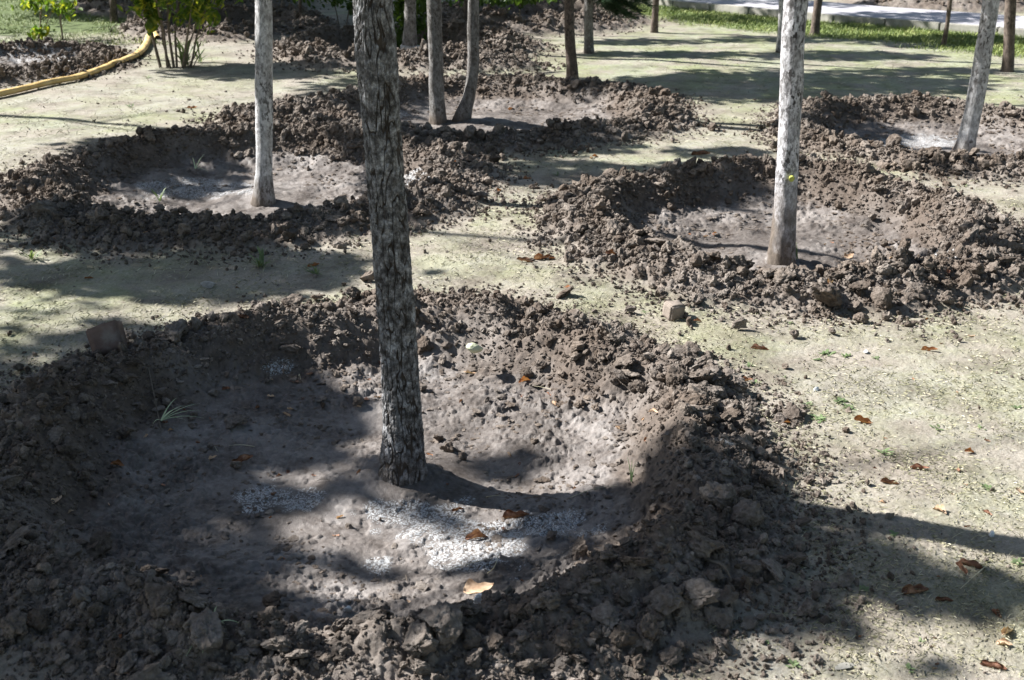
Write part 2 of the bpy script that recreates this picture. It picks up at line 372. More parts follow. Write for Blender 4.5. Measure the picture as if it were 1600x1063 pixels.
def bark_white(name, pale, mid, dark, amount):
    m, nt, b = newmat(name); nb = NB(nt)
    p = nb.co("Object"); q = nb.mapping(p, (1, 1, 0.55)); q2 = nb.mapping(p, (1, 1, 0.6))
    base = nb.ramp(nb.noise(q2, 19, 8, 0.78), [(0.36, tuple(v * 0.6 for v in mid)), (0.46, mid), (0.57, pale)])
    spot = nb.ramp(nb.noise(q, 55, 5, 0.68), [(amount, 0.0), (amount + 0.06, 1.0)])
    big = nb.ramp(nb.noise(q2, 7, 4, 0.6), [(0.42, 0.35), (0.60, 1.0)])
    col = nb.mix(nb.math('MULTIPLY', spot, big), base, dark)
    fine = nb.ramp(nb.noise(q, 120, 3, 0.6), [(0.60, 0.0), (0.66, 0.6)])
    col = nb.mix(fine, col, dark)
    low = nb.math('MULTIPLY', nb.attr("low").outputs["Fac"], 1.5, True)
    brown = nb.ramp(nb.noise(q, 30, 5, 0.7), [(0.3, (0.06, 0.048, 0.038)), (0.7, (0.20, 0.165, 0.135))])
    col = nb.mix(low, col, brown)
    nt.links.new(col, b.inputs["Base Color"]); b.inputs["Roughness"].default_value = 0.85; b.inputs["Specular IOR Level"].default_value = 0.2
    b1 = nb.bump(spot, -0.8, 0.006); b2 = nb.bump(nb.noise(q, 60, 6, 0.75), 0.8, 0.007, b1)
    nt.links.new(b2, b.inputs["Normal"]); return m
M_FURROW = bark_furrow()
M_WHITE = bark_white("white flaking bark", (0.68, 0.665, 0.68), (0.36, 0.35, 0.35), (0.06, 0.054, 0.052), 0.49)
M_PALEB = bark_white("pale grey bark", (0.62, 0.61, 0.605), (0.40, 0.39, 0.38), (0.075, 0.068, 0.062), 0.51)
M_GREYB_SHADE = bark_white("grey bark", (0.25, 0.24, 0.23), (0.14, 0.13, 0.12), (0.06, 0.052, 0.045), 0.51)  # darkened: the shade on the twin trunks is put into this colour
M_BROWNB = bark_white("brown bark", (0.17, 0.135, 0.11), (0.11, 0.085, 0.07), (0.035, 0.03, 0.025), 0.51)
M_LIME = bark_white("limewashed bark", (0.70, 0.69, 0.66), (0.60, 0.59, 0.56), (0.30, 0.28, 0.25), 0.66)

# ------------------------------------------------------------------ object helpers
def link(o, parent=None, **props):
    COL.objects.link(o)
    if parent is not None: o.parent = parent
    for k, v in props.items():
        if v is not None: o[k] = v
    return o
def np_mesh(name, V, F, mat, attrs=None, cols=None, smooth=True):
    """V (n,3), F (m,k) with k 3 or 4"""
    me = bpy.data.meshes.new(name)
    V = np.ascontiguousarray(V, dtype=np.float32); F = np.ascontiguousarray(F, dtype=np.int32)
    k = F.shape[1]
    me.vertices.add(len(V)); me.vertices.foreach_set("co", V.ravel())
    me.loops.add(F.size); me.loops.foreach_set("vertex_index", F.ravel())
    me.polygons.add(len(F)); me.polygons.foreach_set("loop_start", np.arange(0, F.size, k, dtype=np.int32))
    me.polygons.foreach_set("use_smooth", np.full(len(F), smooth))
    for an, av in (attrs or {}).items():
        a = me.attributes.new(an, 'FLOAT', 'POINT'); a.data.foreach_set("value", np.ascontiguousarray(av, dtype=np.float32))
    for an, av in (cols or {}).items():
        a = me.color_attributes.new(an, 'FLOAT_COLOR', 'POINT')
        c = np.ones((len(V), 4), np.float32); c[:, :av.shape[1]] = av; a.data.foreach_set("color", c.ravel())
    me.update(calc_edges=True)
    if mat: me.materials.append(mat)
    return me
def mesh_obj(name, me, parent=None, **props):
    return link(bpy.data.objects.new(name, me), parent, **props)
def empty(name, loc, **props):
    o = bpy.data.objects.new(name, None); o.location = loc; o.empty_display_size = 0.1
    return link(o, None, **props)

# ------------------------------------------------------------------ the ground, one sheet
def stretch(dense, outer_steps):
    return np.concatenate([-np.array(outer_steps[::-1]) - dense[-1], dense, np.array(outer_steps) + dense[-1]])
u_dense = np.linspace(-0.52, 0.52, 1000)
u_out = [0.003, 0.008, 0.016, 0.03, 0.05, 0.08, 0.13, 0.2, 0.3, 0.45, 0.7, 1.1, 1.8, 3, 5, 9, 16, 30]
uu = stretch(u_dense, u_out)
y_near = np.array([-60, -30, -15, -8, -4, -2, -1, -0.4, 0.0, 0.3, 0.6, 0.8, 1.0, 1.15, 1.25, 1.33, 1.39, 1.44, 1.48])
yy_d = 1.5 * np.exp(np.linspace(0, math.log(20 / 1.5), 1350))
y_far = np.array([20.3, 20.8, 21.5, 22.5, 24, 26, 29, 33, 38, 45, 55, 70, 90, 120, 170, 250, 400])
yy = np.concatenate([y_near, yy_d, y_far])
U, Y = np.meshgrid(uu, yy)
X = U * (np.maximum(Y, 0.5) + 0.7)
shp = X.shape
gx = X.ravel(); gy = Y.ravel()
Z, soil, floor, bank = height(gx, gy)

# paved path: outer-edge line nearest the camera, from photograph places
PE = [(-2.5, 22.2), (0.4, 19.0), (2.3, 16.9), (4.1, 15.0), (6.2, 13.25), (9.0, 11.3), (14.0, 8.4)]
def path_y(x):
    return np.interp(x, [p[0] for p in PE], [p[1] for p in PE])
gap = (path_y(gx) - gy) * 0.77
strip = sst(1.75, 0.9, gap + 0.5 * fbm(gx * 1.5, gy * 1.5, 3, 70)) * (gap > -0.3) * (gx > -0.5)
strip = np.maximum(strip, sst(13.2, 14.2, gy + 0.8 * fbm(gx, gy, 3, 71)) * sst(-3.2, -4.2, gx) * (1 - soil) * 0.9)
dust = np.zeros_like(gx)
for p in PITS:
    r_d = np.hypot(gx - p[0], gy - p[1]) - p[2] - p[3]
    dust = np.maximum(dust, 1 - sst(-0.25, 0.75, r_d + 0.55 * fbm(gx * 2.4, gy * 2.4, 4, 24)))
dust = dust * (0.55 + 0.6 * fbm(gx * 7, gy * 7, 3, 25) + 0.2); dust = np.clip(dust, 0, 1)
# lime patches (photograph places on the pit floors)
LIME = [(435, 778, 55, 20), (690, 820, 75, 28), (760, 850, 70, 40), (865, 820, 55, 24), (720, 870, 60, 22), (590, 880, 22, 12), (620, 800, 60, 18),
        (300, 295, 80, 14), (340, 290, 40, 10), (1440, 222, 70, 10), (600, 178, 40, 6), (60, 82, 70, 14), (655, 280, 25, 14),
        (430, 575, 22, 14), (1490, 395, 30, 10)]
lime = np.zeros_like(gx)
pu, pv, _ = project(gx, gy, Z)
wob = 0.9 * fbm(gx * 9, gy * 9, 4, 80)
for (a, b_, ra, rb) in LIME:
    d = np.sqrt(((pu - a) / ra) ** 2 + ((pv - b_) / rb) ** 2) / 1.25 + wob
    lime = np.maximum(lime, 1 - sst(0.62, 1.15, d))
lime *= np.clip(soil, 0, 1)
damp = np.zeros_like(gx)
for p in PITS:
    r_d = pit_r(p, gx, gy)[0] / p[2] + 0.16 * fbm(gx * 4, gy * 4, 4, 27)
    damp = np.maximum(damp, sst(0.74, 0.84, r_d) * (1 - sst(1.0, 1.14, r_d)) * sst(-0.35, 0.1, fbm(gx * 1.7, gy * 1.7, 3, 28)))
nr, nc = shp
idx = np.arange(nr * nc).reshape(nr, nc)
F = np.stack([idx[:-1, :-1], idx[:-1, 1:], idx[1:, 1:], idx[1:, :-1]], -1).reshape(-1, 4)
me = np_mesh("ground", np.stack([gx, gy, Z], 1), F, M_GROUND,
             cols={"masks": np.stack([soil, floor, lime], 1), "extra": np.stack([strip, bank, dust], 1)},
             attrs={"damp": damp, "mossy": np.clip(sst(6.5, 10.5, gy + 1.2 * fbm(gx * .6, gy * .6, 3, 98)) * sst(-2.5, 0.8, gx) + 0.8 * sst(0.0, 0.3, fbm(gx * 0.9 + 4, gy * 0.9, 3, 99)) + 0.7 * sst(1.2, 0.2, np.hypot((gx + 2.4) / 1.6, (gy - 5.0) / 0.9)), 0, 1)})
mesh_obj("ground", me, kind="structure")
del X, Y, U, F, pu, pv

# ------------------------------------------------------------------ path and kerb
def path_strip():
    near = [Vector((a, b)) for a, b in PE]; PZ = 0.095; W = 1.45
    seg = []
    for i in range(len(near) - 1):
        for k in range(8):
            seg.append(near[i].lerp(near[i + 1], k / 8))
    seg.append(near[-1])
    n = []
    for i, p in enumerate(seg):
        d = (seg[min(i + 1, len(seg) - 1)] - seg[max(i - 1, 0)]).normalized(); n.append(Vector((-d.y, d.x)))
    # n must point away from the camera
    n = [v if v.y > 0 else -v for v in n]
    V = []; F = []
    for p, q in zip(seg, n):
        a = p + q * 0.11; c = p + q * W
        V += [(a.x, a.y, PZ), (c.x, c.y, PZ), (a.x, a.y, -0.1), (c.x, c.y, -0.1)]
    for i in range(len(seg) - 1):
        j = 4 * i
        F += [(j, j + 4, j + 5, j + 1), (j + 1, j + 5, j + 7, j + 3)]
    mesh_obj("path", np_mesh("path", np.array(V), np.array(F), M_CONC, smooth=False), kind="structure")
    # kerb stones with thin joints, one structure
    bm = bmesh.new(); L = 0.0
    for i in range(0, len(seg) - 1, 2):
        a = seg[i]; b = seg[min(i + 2, len(seg) - 1)]; q = n[i]
        d = (b - a); a2 = a + d * 0.012; b2 = b - d * 0.012
        vs = []
        h = PZ + 0.004 + random.uniform(-.004, .006)
        for z in (-0.08, h):
            for p_, w in ((a2, 0), (b2, 0), (b2, 0.105), (a2, 0.105)):
                pp = p_ + q * w; vs.append(bm.verts.new((pp.x, pp.y, z)))
        for f in ((0, 1, 5, 4), (1, 2, 6, 5), (2, 3, 7, 6), (3, 0, 4, 7), (4, 5, 6, 7)):
            bm.faces.new([vs[k] for k in f])
    bmesh.ops.recalc_face_normals(bm, faces=bm.faces)
    bmesh.ops.bevel(bm, geom=[e for e in bm.edges], offset=0.008, segments=2, affect='EDGES')
    me = bpy.data.meshes.new("kerb"); bm.to_mesh(me); bm.free(); me.materials.append(M_KERB)
    mesh_obj("kerb", me, kind="structure")
path_strip()

# ------------------------------------------------------------------ clods
def ico(sub):
    bm = bmesh.new(); bmesh.ops.create_icosphere(bm, subdivisions=sub, radius=1.0)
    V = np.array([v.co[:] for v in bm.verts]); F = np.array([[v.index for v in f.verts] for f in bm.faces]); bm.free(); return V, F
def clod_shape(sub, seed, planes=9, amp=0.22, flat=(0.75, 1.1)):
    V, F = ico(sub); g = np.random.default_rng(seed)
    V = V.copy()
    for _ in range(planes):
        n = g.normal(size=3); n /= np.linalg.norm(n); d = g.uniform(0.42, 0.85)
        t = V @ n; over = np.clip(t - d, 0, None); V -= np.outer(over * 0.95, n)
    n = V / np.linalg.norm(V, axis=1, keepdims=True)
    o = g.uniform(0, 50, 3)
    q = V * 1.6 + o; disp = amp * 0.8 * pn3(q[:, 0], q[:, 1], q[:, 2], seed)
    if sub >= 3:
        q = V * 4.2 + o; disp = disp + amp * 0.55 * pn3(q[:, 0], q[:, 1], q[:, 2], seed)
    if sub >= 4:
        q = V * 9.5 + o; disp = disp - amp * 0.42 * np.abs(pn3(q[:, 0], q[:, 1], q[:, 2], seed))
        q = V * 19 + o; disp = disp + amp * 0.22 * pn3(q[:, 0], q[:, 1], q[:, 2], seed)
    V = V + n * disp[:, None]
    V /= np.abs(V).max(); V *= np.array([1.1, g.uniform(0.65, 1.05), g.uniform(*flat)])
    return V, F
def rotmats(n):
    q = rng.normal(size=(n, 4)); q /= np.linalg.norm(q, axis=1, keepdims=True)
    w, x, y, z = q.T
    return np.stack([1 - 2 * (y * y + z * z), 2 * (x * y - z * w), 2 * (x * z + y * w),
                     2 * (x * y + z * w), 1 - 2 * (x * x + z * z), 2 * (y * z - x * w),
                     2 * (x * z - y * w), 2 * (y * z + x * w), 1 - 2 * (x * x + y * y)], 1).reshape(n, 3, 3)
CL = []   # x, y, radius, pit index
SPEC = [(0, 36000, 0.0080), (1, 22000, 0.0115), (2, 24000, 0.0110), (3, 13000, 0.0140), (4, 15000, 0.0150), (5, 6500, 0.022), (6, 6500, 0.021),
        (7, 2600, 0.028), (8, 2600, 0.028), (9, 1200, 0.034), (10, 1500, 0.034)]
for pi, N, smin in SPEC:
    p = PITS[pi]; Rr, out = p[2], p[3]
    th = rng.uniform(0, 2 * np.pi, N)
    t = rng.choice(3, N, p=[0.74, 0.20, 0.06])
    rad = np.where(t == 0, Rr + rng.normal(0.10, 0.14, N), np.where(t == 1, rng.uniform(0.10, 1.0, N) ** 0.5 * Rr, Rr + out + np.abs(rng.normal(0, 0.11, N))))
    k = p[0] * 3.1 + p[1] * 1.7
    nx, ny = np.cos(th), np.sin(th)
    w = 1 + 0.085 * pn2(nx * 1.3 + k, ny * 1.3 - k, 3) + 0.05 * pn2(nx * 3.3 + k, ny * 3.3, 4)
    x = p[0] + nx * rad * w; y = p[1] + ny * rad * w
    s = smin * rng.random(N) ** (-1 / 2.3)
    s = np.minimum(s, rng.uniform(0.045, 0.135, N))
    s = np.where(t == 1, np.minimum(s * 1.35, 0.05), s); s = np.where(t == 2, np.minimum(s, 0.03), s)
    keepf = (t != 1) | (fbm(x * 3.4, y * 3.4, 3, 91) > rng.uniform(-0.25, 0.3, N)); flatflag = (t == 1) * 0.4
    CL.append(np.stack([x, y, s / 2, pi + flatflag], 1)[keepf])
for (hx, hy, ra, rb, hh), pi in zip(HEAPS, (4, 5, 1, 8)):
    N = int(5200 * ra * rb / 0.2) if hy < 10 else 1500
    x = hx + rng.normal(0, 0.5, N) * ra; y = hy + rng.normal(0, 0.5, N) * rb
    sm_ = 0.0016 * hy; s_h = np.minimum(sm_ * rng.random(N) ** (-1 / 2.3), rng.uniform(0.05, 0.11, N))
    CL.append(np.stack([x, y, s_h / 2, np.full(N, pi)], 1))
# stray crumbs on the lawn
N = 2600
v = rng.uniform(140, 1063, N); uq = rng.uniform(-100, 1700, N)
xs = []
for a, b_ in zip(uq, v):
    q = on_z(a, b_); xs.append((q.x, q.y))
xs = np.array(xs); s = np.minimum(0.0035 * np.hypot(xs[:, 0], xs[:, 1]) / 3 * rng.random(N) ** (-1 / 2.4), 0.03)
cl_noise = pn2(xs[:, 0] * 1.5, xs[:, 1] * 1.5, 90)
keep = cl_noise > rng.uniform(-0.8, 0.5, N)
CL.append(np.stack([xs[keep, 0], xs[keep, 1], s[keep] / 2 + 0.001, np.full(keep.sum(), -1)], 1))
CL = np.concatenate(CL)
ok = CL[:, 1] > 1.3
CL = CL[ok]
# big clods read off the photograph: place, radius in photograph pixels
BIG = [(1290, 482, 42, 2), (1220, 462, 26, 2), (1345, 505, 17, 2), (1085, 450, 15, 2), (1130, 465, 16, 2), (1172, 440, 15, 2), (1155, 516, 13, 2),
       (22, 1010, 38, 0), (60, 935, 20, 0), (190, 1035, 22, 0), (262, 975, 22, 0), (305, 960, 28, 0), (1040, 955, 46, 0), (690, 1000, 50, 0), (600, 975, 30, 0),
       (720, 965, 32, 0), (430, 950, 24, 0), (470, 1005, 24, 0), (1195, 765, 24, 0), (1100, 870, 34, 0), (1170, 830, 34, 0), (1135, 950, 22, 0), (905, 870, 30, 0),
       (995, 905, 26, 0), (850, 960, 34, 0), (945, 985, 30, 0), (890, 1020, 30, 0), (1010, 1010, 26, 0), (370, 672, 22, 0), (700, 705, 15, 0), (685, 692, 11, 0), (722, 718, 10, 0), (862, 853, 17, 0), (545, 826, 8, 0), (370, 742, 11, 0), (560, 640, 13, 0), (760, 632, 8, 0), (905, 620, 12, 0), (835, 700, 9, 0), (505, 640, 10, 0), (330, 705, 9, 0), (655, 545, 14, 0), (690, 560, 12, 0), (1380, 390, 8, 2), (1330, 395, 6, 2), (110, 720, 28, 0), (240, 905, 26, 0),
       (30, 860, 28, 0), (100, 640, 24, 0), (915, 295, 11, 2), (1000, 410, 15, 2), (1040, 405, 16, 2), (1410, 430, 20, 2), (1475, 480, 20, 2), (1520, 440, 20, 2),
       (905, 540, 16, 0), (1140, 660, 20, 0), (1040, 600, 16, 0), (820, 275, 0, 1), (760, 290, 12, 1), (430, 375, 15, 1), (290, 378, 15, 1), (150, 350, 20, 1), (75, 345, 22, 1),
       (1010, 205, 10, 4), (735, 222, 14, 4), (1300, 235, 12, 3), (1380, 262, 14, 3), (1460, 275, 13, 3)]
bl = []
for (a, b_, rp, pi) in BIG:
    if rp == 0: continue
    q = hit(a, b_); _, _, dep = project(q.x, q.y, q.z); bl.append((q.x, q.y, rp * float(dep) / FPX, pi))
CL = np.concatenate([np.array(bl), CL])
cz, csoil, cfl, cbk = height(CL[:, 0], CL[:, 1])
# thin out what landed on the smooth floor
FLAT = (CL[:, 3] % 1) > 0.2; CL[:, 3] = np.floor(CL[:, 3])
dens = np.where((cfl > 0.5) & (np.arange(len(CL)) >= len(bl)), np.where(FLAT, 0.6, 0.2), 1.0)
keep = rng.random(len(CL)) < dens
# keep the trunk feet and the path clear
keep &= ~((path_y(CL[:, 0]) - CL[:, 1] < 0.1) & (path_y(CL[:, 0]) - CL[:, 1] > -2.6) & (CL[:, 0] > -1.0) & (CL[:, 1] > 9.5))
CL = CL[keep]; cz = cz[keep]; FLAT = FLAT[keep]
pu, pv, pd = project(CL[:, 0], CL[:, 1], cz)
inview = (pu > -20) & (pu < 1620) & (pv > 4) & (pv < 1075)
size = np.where(inview & (CL[:, 3] >= 0) & ~FLAT, CL[:, 2] / pd, 0)
order = np.argsort(-size)
TOP = order[:290]; rest = np.ones(len(CL), bool); rest[TOP] = False
protos = []
for k in range(14):
    V, F = clod_shape(5, 100 + k, planes=11 + k % 6, amp=0.32, flat=(0.5, 0.9))
    protos.append(np_mesh("clod_shape", V, F, M_SOIL, attrs={"tint": np.full(len(V), random.random())}))
CLOD_GROUP = {0: ("dry brown soil clod heaped on the rim of the nearest pit", "soil clods round the nearest pit"),
              1: ("brown soil clod on the rim of the pit at left behind the furrowed trunk", "soil clods round the left pit"),
              2: ("brown soil clod heaped round the pit of the white flaking tree", "soil clods round the right-hand pit"),
              3: ("soil clod on the rim of the farther right pit under the leaning pale tree", "soil clods round the far right pit"),
              4: ("soil clod on the rim of the pit holding the two grey trees", "soil clods round the twin tree pit"),
              5: ("soil clod on the heap beside the tree with the cut collar", "soil clods by the collared tree"),
              6: ("soil clod on the pit rim crossed by the yellow hose", "soil clods by the yellow hose"),
              7: ("soil clod on the dark heap behind the far lawn", "soil clods on the far heap"),
              8: ("soil clod on the heap beyond the leafy bush", "soil clods beyond the bush"),
              9: ("soil clod on the shaded heap far beyond the bush", "soil clods on the shaded far heap"),
              10: ("soil clod on the heap beyond the paved path", "soil clods beyond the path")}
for i in TOP:
    x, y, r_, pi = CL[i]; pi = int(pi)
    o = bpy.data.objects.new("soil_clod", protos[random.randrange(14)])
    sx = random.uniform(0.85, 1.15)
    o.scale = (r_ * sx, r_ * random.uniform(0.8, 1.1), r_ * random.choice([0.55, 0.8, 1.0]))
    o.rotation_euler = (random.uniform(-.6, .6), random.uniform(-.6, .6), random.uniform(0, 6.28))
    o.location = (x, y, cz[i] + r_ * random.uniform(0.25, 0.5))
    lab, grp = CLOD_GROUP[pi]
    if i < len(bl) and False: pass
    link(o, None, label=lab, category="soil clod", group=grp)
def merge_clods(ids, sub, nproto, smooth):
    Vs = []; Fs = []; Ts = []; off = 0
    for k in range(nproto):
        V, F = clod_shape(sub, 300 + k + sub * 20, planes=8, amp=0.36, flat=(0.5, 1.0))
        sel = ids[k::nproto]; n = len(sel)
        if n == 0: continue
        Rm = rotmats(n); sc = CL[sel, 2][:, None] * np.array([1, 1, 1])[None] * rng.uniform(0.75, 1.15, (n, 3))
        fl = FLAT[sel]
        if fl.any():
            a = rng.uniform(0, 6.28, fl.sum()); tx = rng.normal(0, 0.22, fl.sum()); ty = rng.normal(0, 0.22, fl.sum()); c_, s_ = np.cos(a), np.sin(a); o_ = np.ones_like(a); z_ = 0 * a
            Rm[fl] = np.stack([c_, -s_, ty, s_, c_, -tx, z_, z_, o_ * 0.40], 1).reshape(-1, 3, 3)
        W = np.einsum('nij,vj->nvi', Rm, V) * sc[:, None, :]
        W += np.stack([CL[sel, 0], CL[sel, 1], cz[sel] + CL[sel, 2] * np.where(fl, 0.08, rng.uniform(0.1, 0.7, n))], 1)[:, None, :]
        Vs.append(W.reshape(-1, 3)); Ts.append(np.repeat(rng.random(n), len(V)))
        Fs.append((F[None] + (off + np.arange(n) * len(V))[:, None, None]).reshape(-1, 3)); off += n * len(V)
    return np.concatenate(Vs), np.concatenate(Fs), np.concatenate(Ts)
rid = np.where(rest)[0]; px = CL[rid, 2] / pd[rid] * FPX
A = merge_clods(rid[px > 5.0], 4 if (px > 5).sum() < 2500 else 3, 8, True)
B = merge_clods(rid[(px <= 5.0) & (px > 3.2)], 3, 8, True)
C = merge_clods(rid[(px <= 3.2) & (px > 1.6)], 2, 8, False)
C1 = merge_clods(rid[px <= 1.6], 1, 10, False)
print("clods", len(CL), (px > 5).sum(), ((px <= 5) & (px > 2.6)).sum(), (px <= 2.6).sum())
V = np.concatenate([A[0], B[0], C[0], C1[0]]); F = np.concatenate([A[1], B[1] + len(A[0]), C[1] + len(A[0]) + len(B[0]), C1[1] + len(A[0]) + len(B[0]) + len(C[0])]); T = np.concatenate([A[2], B[2], C[2], C1[2]])
mesh_obj("soil_crumbs", np_mesh("soil_crumbs", V, F, M_SOIL, attrs={"tint": T}, smooth=False), kind="stuff",
         label="loose small crumbs of dug brown soil over the pit rims", category="soil crumbs")
del A, B, C, V, F, T

# ------------------------------------------------------------------ trunks
def tube_rings(pts, rad, nseg, per_m):
    """resample a polyline with radii into rings; returns centres, radii, arc length"""
    P = np.array([list(p) for p in pts], float); r = np.array(rad, float)
    d = np.r_[0, np.cumsum(np.linalg.norm(np.diff(P, axis=0), axis=1))]
    n = max(8, int(d[-1] * per_m)); s = np.linspace(0, d[-1], n)
    # smooth interpolation
    def ci(vals):
        out = np.interp(s, d, vals); k = max(3, int(n * 0.06)) | 1
        pad = np.r_[2 * out[0] - out[1:k // 2 + 1][::-1], out, 2 * out[-1] - out[-k // 2:-1][::-1]][:n + k - 1]
        if len(pad) < n + k - 1: pad = np.r_[pad, np.repeat(out[-1], n + k - 1 - len(pad))]
        return np.convolve(pad, np.ones(k) / k, 'valid')[:n]
    C = np.stack([ci(P[:, i]) for i in range(3)], 1); return C, ci(r), s
def tube_mesh(C, r, nseg, disp=None):
    n = len(C); T = np.gradient(C, axis=0); T /= np.linalg.norm(T, axis=1, keepdims=True)
    ref = np.array([0, 1.0, 0]) if abs(T[0, 1]) < 0.9 else np.array([1.0, 0, 0])
    A = np.cross(T, ref); A /= np.linalg.norm(A, axis=1, keepdims=True); B = np.cross(T, A)
    th = np.linspace(0, 2 * np.pi, nseg, endpoint=False)
    rr = r[:, None] + (disp if disp is not None else 0)
    V = C[:, None, :] + rr[..., None] * (np.cos(th)[None, :, None] * A[:, None, :] + np.sin(th)[None, :, None] * B[:, None, :])
    i = np.arange(n - 1)[:, None] * nseg; j = np.arange(nseg)[None]; j2 = (j + 1) % nseg
    F = np.stack([i + j, i + j2, i + j2 + nseg, i + j + nseg], -1).reshape(-1, 4)
    return V.reshape(-1, 3), F, th
# the trees: name, label, px path [(u, v)...], px widths, material, segs, bark kind, top height, lean above
TREES = []
def tree(label, path, widths, mat, nseg=40, per_m=50, kind='white', ybase=None, height_m=5.5, flare=1.35, low=0.25, furrow=0.0, amp=0.004, group=None, zoff=0.0, cat="tree", name="tree"):
    b = hit(*path[0]) if ybase is None else None
    yb = b.y if b is not None else ybase
    pts = []; rad = []
    for (u, v), w in zip(path, widths):
        p = on_y(u, v, yb); _, _, dep = project(p.x, p.y, p.z); pts.append(p); rad.append(w * float(dep) / FPX / 2)
    pts[0] = Vector((pts[0].x, pts[0].y, gz(pts[0].x, pts[0].y, False)))
    below = pts[0] + Vector((0, 0, -0.12))
    base = pts[0].copy()
    lean = (pts[-1] - pts[0]); lean = lean / max(lean.z, 0.2)
    lean.x = max(-0.12, min(0.12, lean.x))
    zt = pts[-1].z
    up = []; ur = []
    ex = pts[-1].copy(); rr0 = rad[-1]; hh = zt
    while hh < height_m:
        hh += 0.6
        ex = ex + Vector((lean.x * 0.6 + random.uniform(-.02, .02), random.uniform(-.025, .025), 0.6))
        up.append(ex.copy()); ur.append(max(0.012, rr0 * (1 - 0.8 * (hh - zt) / (height_m - zt + 0.01))))
    allp = [below] + pts + up; allr = [rad[0]] + rad + ur
    C, r, s = tube_rings([p - base for p in allp], allr, nseg, per_m)
    zc = C[:, 2]
    r = r * (1 + (flare - 1) * np.exp(-np.clip(zc, 0, None) / 0.07))
    th = np.linspace(0, 2 * np.pi, nseg, endpoint=False)
    TH, SS = np.meshgrid(th, s)
    RM = float(np.mean(rad))
    sx = np.cos(TH) * RM; sy = np.sin(TH) * RM; sd = len(TREES) * 7
    disp = amp * pn3(sx * 14, sy * 14, SS * 5, 100 + sd) + amp * 0.5 * pn3(sx * 50, sy * 50, SS * 16, 101 + sd)
    disp += 0.25 * RM * np.exp(-np.clip(zc, 0, None) / 0.06)[:, None] * (0.5 * np.sin(TH * 3 + sd) + 0.4 * np.sin(TH * 5 + 2 * sd)) * 0.6
    crack = np.ones_like(TH)
    if furrow:
        wx = sx + 0.006 * pn3(sx * 25, sy * 25, SS * 20, 111); wy = sy + 0.006 * pn3(sx * 25, sy * 25, SS * 20 + 9, 112)
        SZ = SS + 0.03 * pn3(sx * 30, sy * 30, SS * 6, 116)
        n1 = pn3(wx * 75, wy * 75, SZ * 15, 113) * 1.3; n2 = pn3(wx * 150, wy * 150, SZ * 30, 114); n4 = pn3(wx * 240, wy * 240, SZ * 40, 117)
        a1 = sst(0.02, 0.24, np.abs(n1 + 0.30 * n2 + 0.15 * n4)); a2 = sst(0.0, 0.22, np.abs(n2 + 0.3 * n4)); a3 = sst(0.0, 0.20, np.abs(pn3(wx * 50, wy * 50, SS * 55, 118) + 0.4 * n2))
        plate = pn3(wx * 110, wy * 110, SS * 60, 115); g4 = pn3(wx * 300, wy * 300, SS * 120, 119)
        crack = a1 * (0.55 + 0.45 * a2) * (0.75 + 0.25 * a3)
        disp += furrow * (crack - 0.7) + furrow * 0.30 * plate * a1 + furrow * 0.22 * g4
    V, F, _ = tube_mesh(C, r, nseg, disp)
    lowv = np.repeat(np.clip(1 - zc / max(low, 0.01), 0, 1) ** 0.7, nseg) * (0.75 + 0.5 * pn3(V[:, 0] * 20, V[:, 1] * 20, V[:, 2] * 12, 33))
    root = empty(name, base, label=label, category=cat, group=group)
    limbs = []
    Vs = [V]; Fs = [F]; cr = [crack.ravel()]; lw = [np.clip(lowv, 0, 1)]; off = len(V)
    # limbs above the picture
    if height_m > 3:
        for k in range(7):
            z0 = 2.9 + (height_m - 3.1) * k / 7; i0 = int(np.argmin(np.abs(zc + base.z - z0)))
            c0 = C[i0]; a = k * 2.4 + sd; L = (height_m - z0) * 0.45 + 0.5
            q = [c0 + np.array([math.cos(a), math.sin(a), 0.55]) * L * t + np.array([0, 0, 0.25 * L * t * t]) for t in (0, 0.33, 0.66, 1.0)]
            Cq, rq, _s = tube_rings(q, [r[i0] * 0.34, r[i0] * 0.22, r[i0] * 0.14, 0.004], 8, 6)
            v2, f2, _ = tube_mesh(Cq, rq, 8); Vs.append(v2); Fs.append(f2 + off); off += len(v2)
            cr.append(np.ones(len(v2))); lw.append(np.zeros(len(v2)))
            limbs.append(Cq[-1] + np.array(base))
    me = np_mesh("trunk", np.concatenate(Vs), np.concatenate(Fs), mat, attrs={"crack": np.concatenate(cr), "low": np.concatenate(lw)})
    mesh_obj("trunk", me, root)
    TREES.append((root, base, height_m))
    return root, pts, rad

t1, p1, r1 = tree("thick dark furrowed tree standing in the nearest pit", [(628, 736), (629, 690), (628, 640), (620, 500), (608, 350), (596, 200), (586, 60), (582, 0)],
     [66, 62, 58, 56, 56, 58, 61, 62], M_FURROW, 420, 430, furrow=0.0065, amp=0.0035, flare=1.16, low=0.10, height_m=4.4)
tree("slim pale grey tree with dark flecks in the left pit", [(411, 308), (413, 270), (413, 200), (412, 100), (412, 0)], [27, 26, 26, 28, 27], M_PALEB, 96, 160, flare=1.5, low=0.17, height_m=5)
t3, p3, r3 = tree("white flaking tree with black flecks in the right-hand pit", [(1221, 408), (1226, 330), (1231, 250), (1237, 120), (1243, 0)], [37, 36, 34, 35, 37], M_WHITE, 110, 180, flare=1.3, low=0.42, height_m=5)
tree("pale grey tree leaning to the right at the photo edge", [(1505, 244), (1515, 200), (1528, 140), (1540, 60), (1549, 0)], [28, 27, 26, 26, 27], M_PALEB, 80, 110, flare=1.35, low=0.12, height_m=5)
tree("straight dark grey trunk, left one of the two growing close together", [(684, 190), (682, 140), (680, 60), (678, 0)], [26, 23, 22, 23], M_GREYB_SHADE, 64, 90, flare=1.15, low=0.1, height_m=5)
